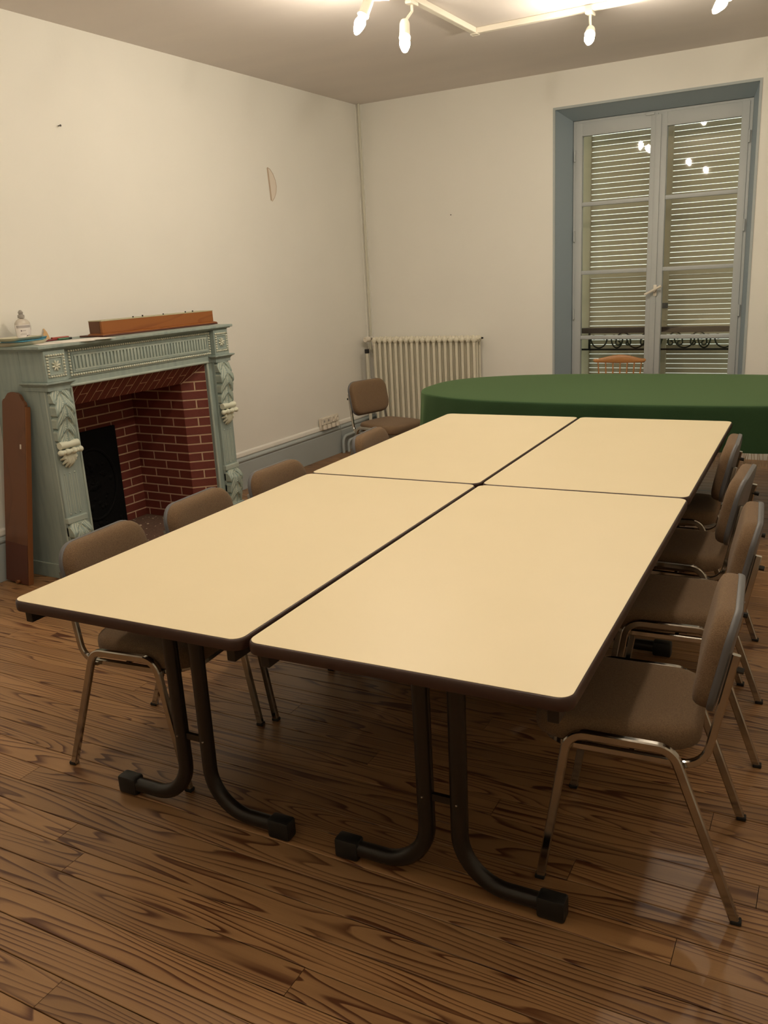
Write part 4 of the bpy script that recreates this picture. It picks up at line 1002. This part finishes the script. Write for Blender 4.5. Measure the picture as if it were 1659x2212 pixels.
chair(3.638, -3.752, R(179.7), 'brown fabric chair, third from the camera on the right side', GR)
chair(3.518, -3.150, R(183.7), 'brown fabric chair, last of the right row beside the green cloth', GR)

# ------------------------------------------------------------------ oval table with green cloth
OC = Vector((2.95, -1.505)); OA, OB, OZT, ORZ = 1.52, 0.715, 0.772, R(3.0)
def sell(a, A, B, p=2.7):
    c_, s_ = math.cos(a), math.sin(a); q = (abs(c_)**p+abs(s_)**p)**(-1/p)
    return (A*c_*q, B*s_*q)
ot = thing('oval_table', 'oval wooden table hidden under the green cloth', 'table', (OC.x, OC.y, 0), ORZ)
MB().prism([sell(2*math.pi*k/64, OA-0.01, OB-0.01) for k in range(64)], 0.735, 0.7615).build('tabletop', M_['plank'], ot)
for sx in (-1, 1):
    for sy in (-1, 1): MB().box((sx*0.95-0.03, sy*0.42-0.03, 0.001), (sx*0.95+0.03, sy*0.42+0.03, 0.7345), bev=0.004).build('leg', M_['plank'], ot)
cl = thing('green_tablecloth', 'dark green fringed cloth draped over the oval table', 'tablecloth', (OC.x, OC.y, 0.40), ORZ)
NA = 240; hem = 0.515
cm = MB(); rows = []
def ring(f, z, fold, drop):
    r_ = []
    for k in range(NA):
        a = 2*math.pi*k/NA; x, y = sell(a, OA*f, OB*f); n = Vector((x/OA**2, y/OB**2)).normalized()
        w_ = fold*(math.sin(a*17+1.3)*0.6+math.sin(a*29+0.5)*0.4+0.35*math.sin(a*43))
        x += n.x*(drop+w_); y += n.y*(drop+w_)
        r_.append((x, y, z-0.40))
    return r_
for f, z, fold, drop in ((0.25, OZT, 0, 0), (0.6, OZT, 0, 0), (0.9, OZT, 0, 0), (0.99, OZT, 0, 0), (1.0, OZT-0.002, 0, 0.003), (1.0, OZT-0.010, 0.0005, 0.007), (1.0, OZT-0.03, 0.002, 0.009), (1.0, 0.70, 0.005, 0.012), (1.0, 0.62, 0.010, 0.018), (1.0, 0.55, 0.014, 0.024), (1.0, hem, 0.017, 0.028)):
    rows.append(ring(f, z, fold, drop))
vs = sum(rows, []); fs = [tuple(range(NA))]
for i in range(len(rows)-1):
    for q in range(NA): fs.append((i*NA+q, (i+1)*NA+q, (i+1)*NA+(q+1) % NA, i*NA+(q+1) % NA))
co = fix_normals(cm.add(vs, fs).build('cloth', M_['baize'], cl, smooth=60))
fg = MB(); hr = rows[-1]
for k in range(0, NA*4):
    a = k/4; i = int(a); q = a-i; p0 = Vector(hr[i % NA]); p1 = Vector(hr[(i+1) % NA]); p = p0.lerp(p1, q)
    if rnd.random() < 0.18: continue
    p = p+Vector((rnd.uniform(-0.004, 0.004), rnd.uniform(-0.004, 0.004), 0)); L = rnd.uniform(0.07, 0.095); w_ = 0.0017
    d = Vector((rnd.uniform(-0.012, 0.012), rnd.uniform(-0.012, 0.012), -L))
    fg.add([p+Vector((w_, 0, 0)), p+Vector((-w_, w_, 0)), p+Vector((-w_, -w_, 0)), p+d+Vector((w_, 0, 0)), p+d+Vector((-w_, w_, 0)), p+d+Vector((-w_, -w_, 0))], [(0, 1, 4, 3), (1, 2, 5, 4), (2, 0, 3, 5), (3, 4, 5)])
tag(fg.build('fringe', M_['fringe'], cl), kind='stuff')

# ------------------------------------------------------------------ spindle-back chair at the window
wc = thing('spindle_chair', 'honey wood spindle-back chair between green table and window', 'chair', (2.47, -0.44, 0), R(4))
MB().prism(rrect(0.20, 0.19, 0.09, 6), 0.425, 0.452).build('seat', M_['maple'], wc, smooth=40)
crest = MB()
def cr(u, v):
    t = u*2-1; x = t*0.206
    zt = 0.838+0.014*math.cos(t*math.pi*0.9)*1.0-0.006*abs(t)+0.012*max(0, abs(t)-0.86)/0.14
    zb_ = 0.782+0.012*t*t
    a = 2*math.pi*v; hh = (zt-zb_)/2*(1 if abs(t) < 0.9 else math.sqrt(max(0.03, 1-((abs(t)-0.9)/0.1)**2)))
    yb_ = 0.205-0.045*(t*t)
    return (x, yb_+0.0125*math.cos(a), (zt+zb_)/2+hh*math.copysign(abs(math.sin(a))**0.6, math.sin(a)))
crest.grid(cr, 36, 14); fix_normals(crest.build('crest_rail', M_['maple'], wc, smooth=60))
for k in range(7):
    t = -0.84+0.28*k
    MB().tube([(t*0.165, 0.165-0.02*t*t, 0.450), (t*0.185, 0.188-0.03*t*t, 0.63), (t*0.203, 0.205-0.045*t*t, 0.800)], 0.0065, 8, scale=[0.85, 1.15, 0.8]).build('spindle', M_['maple'], wc, smooth=60)
for sx in (-1, 1):
    for sy in (-1, 1):
        MB().tube([(sx*0.14, sy*0.13, 0.426), (sx*0.165, sy*0.155, 0.22), (sx*0.19, sy*0.18, 0.001)], 0.015, 10, scale=[0.9, 1.15, 0.75]).build('leg', M_['maple'], wc, smooth=60)
    MB().tube([(sx*0.168, -0.158, 0.19), (sx*0.168, 0.158, 0.19)], 0.009, 8).build('stretcher', M_['maple'], wc, smooth=60)
MB().tube([(-0.168, 0, 0.19), (0.168, 0, 0.19)], 0.009, 8).build('stretcher', M_['maple'], wc, smooth=60)
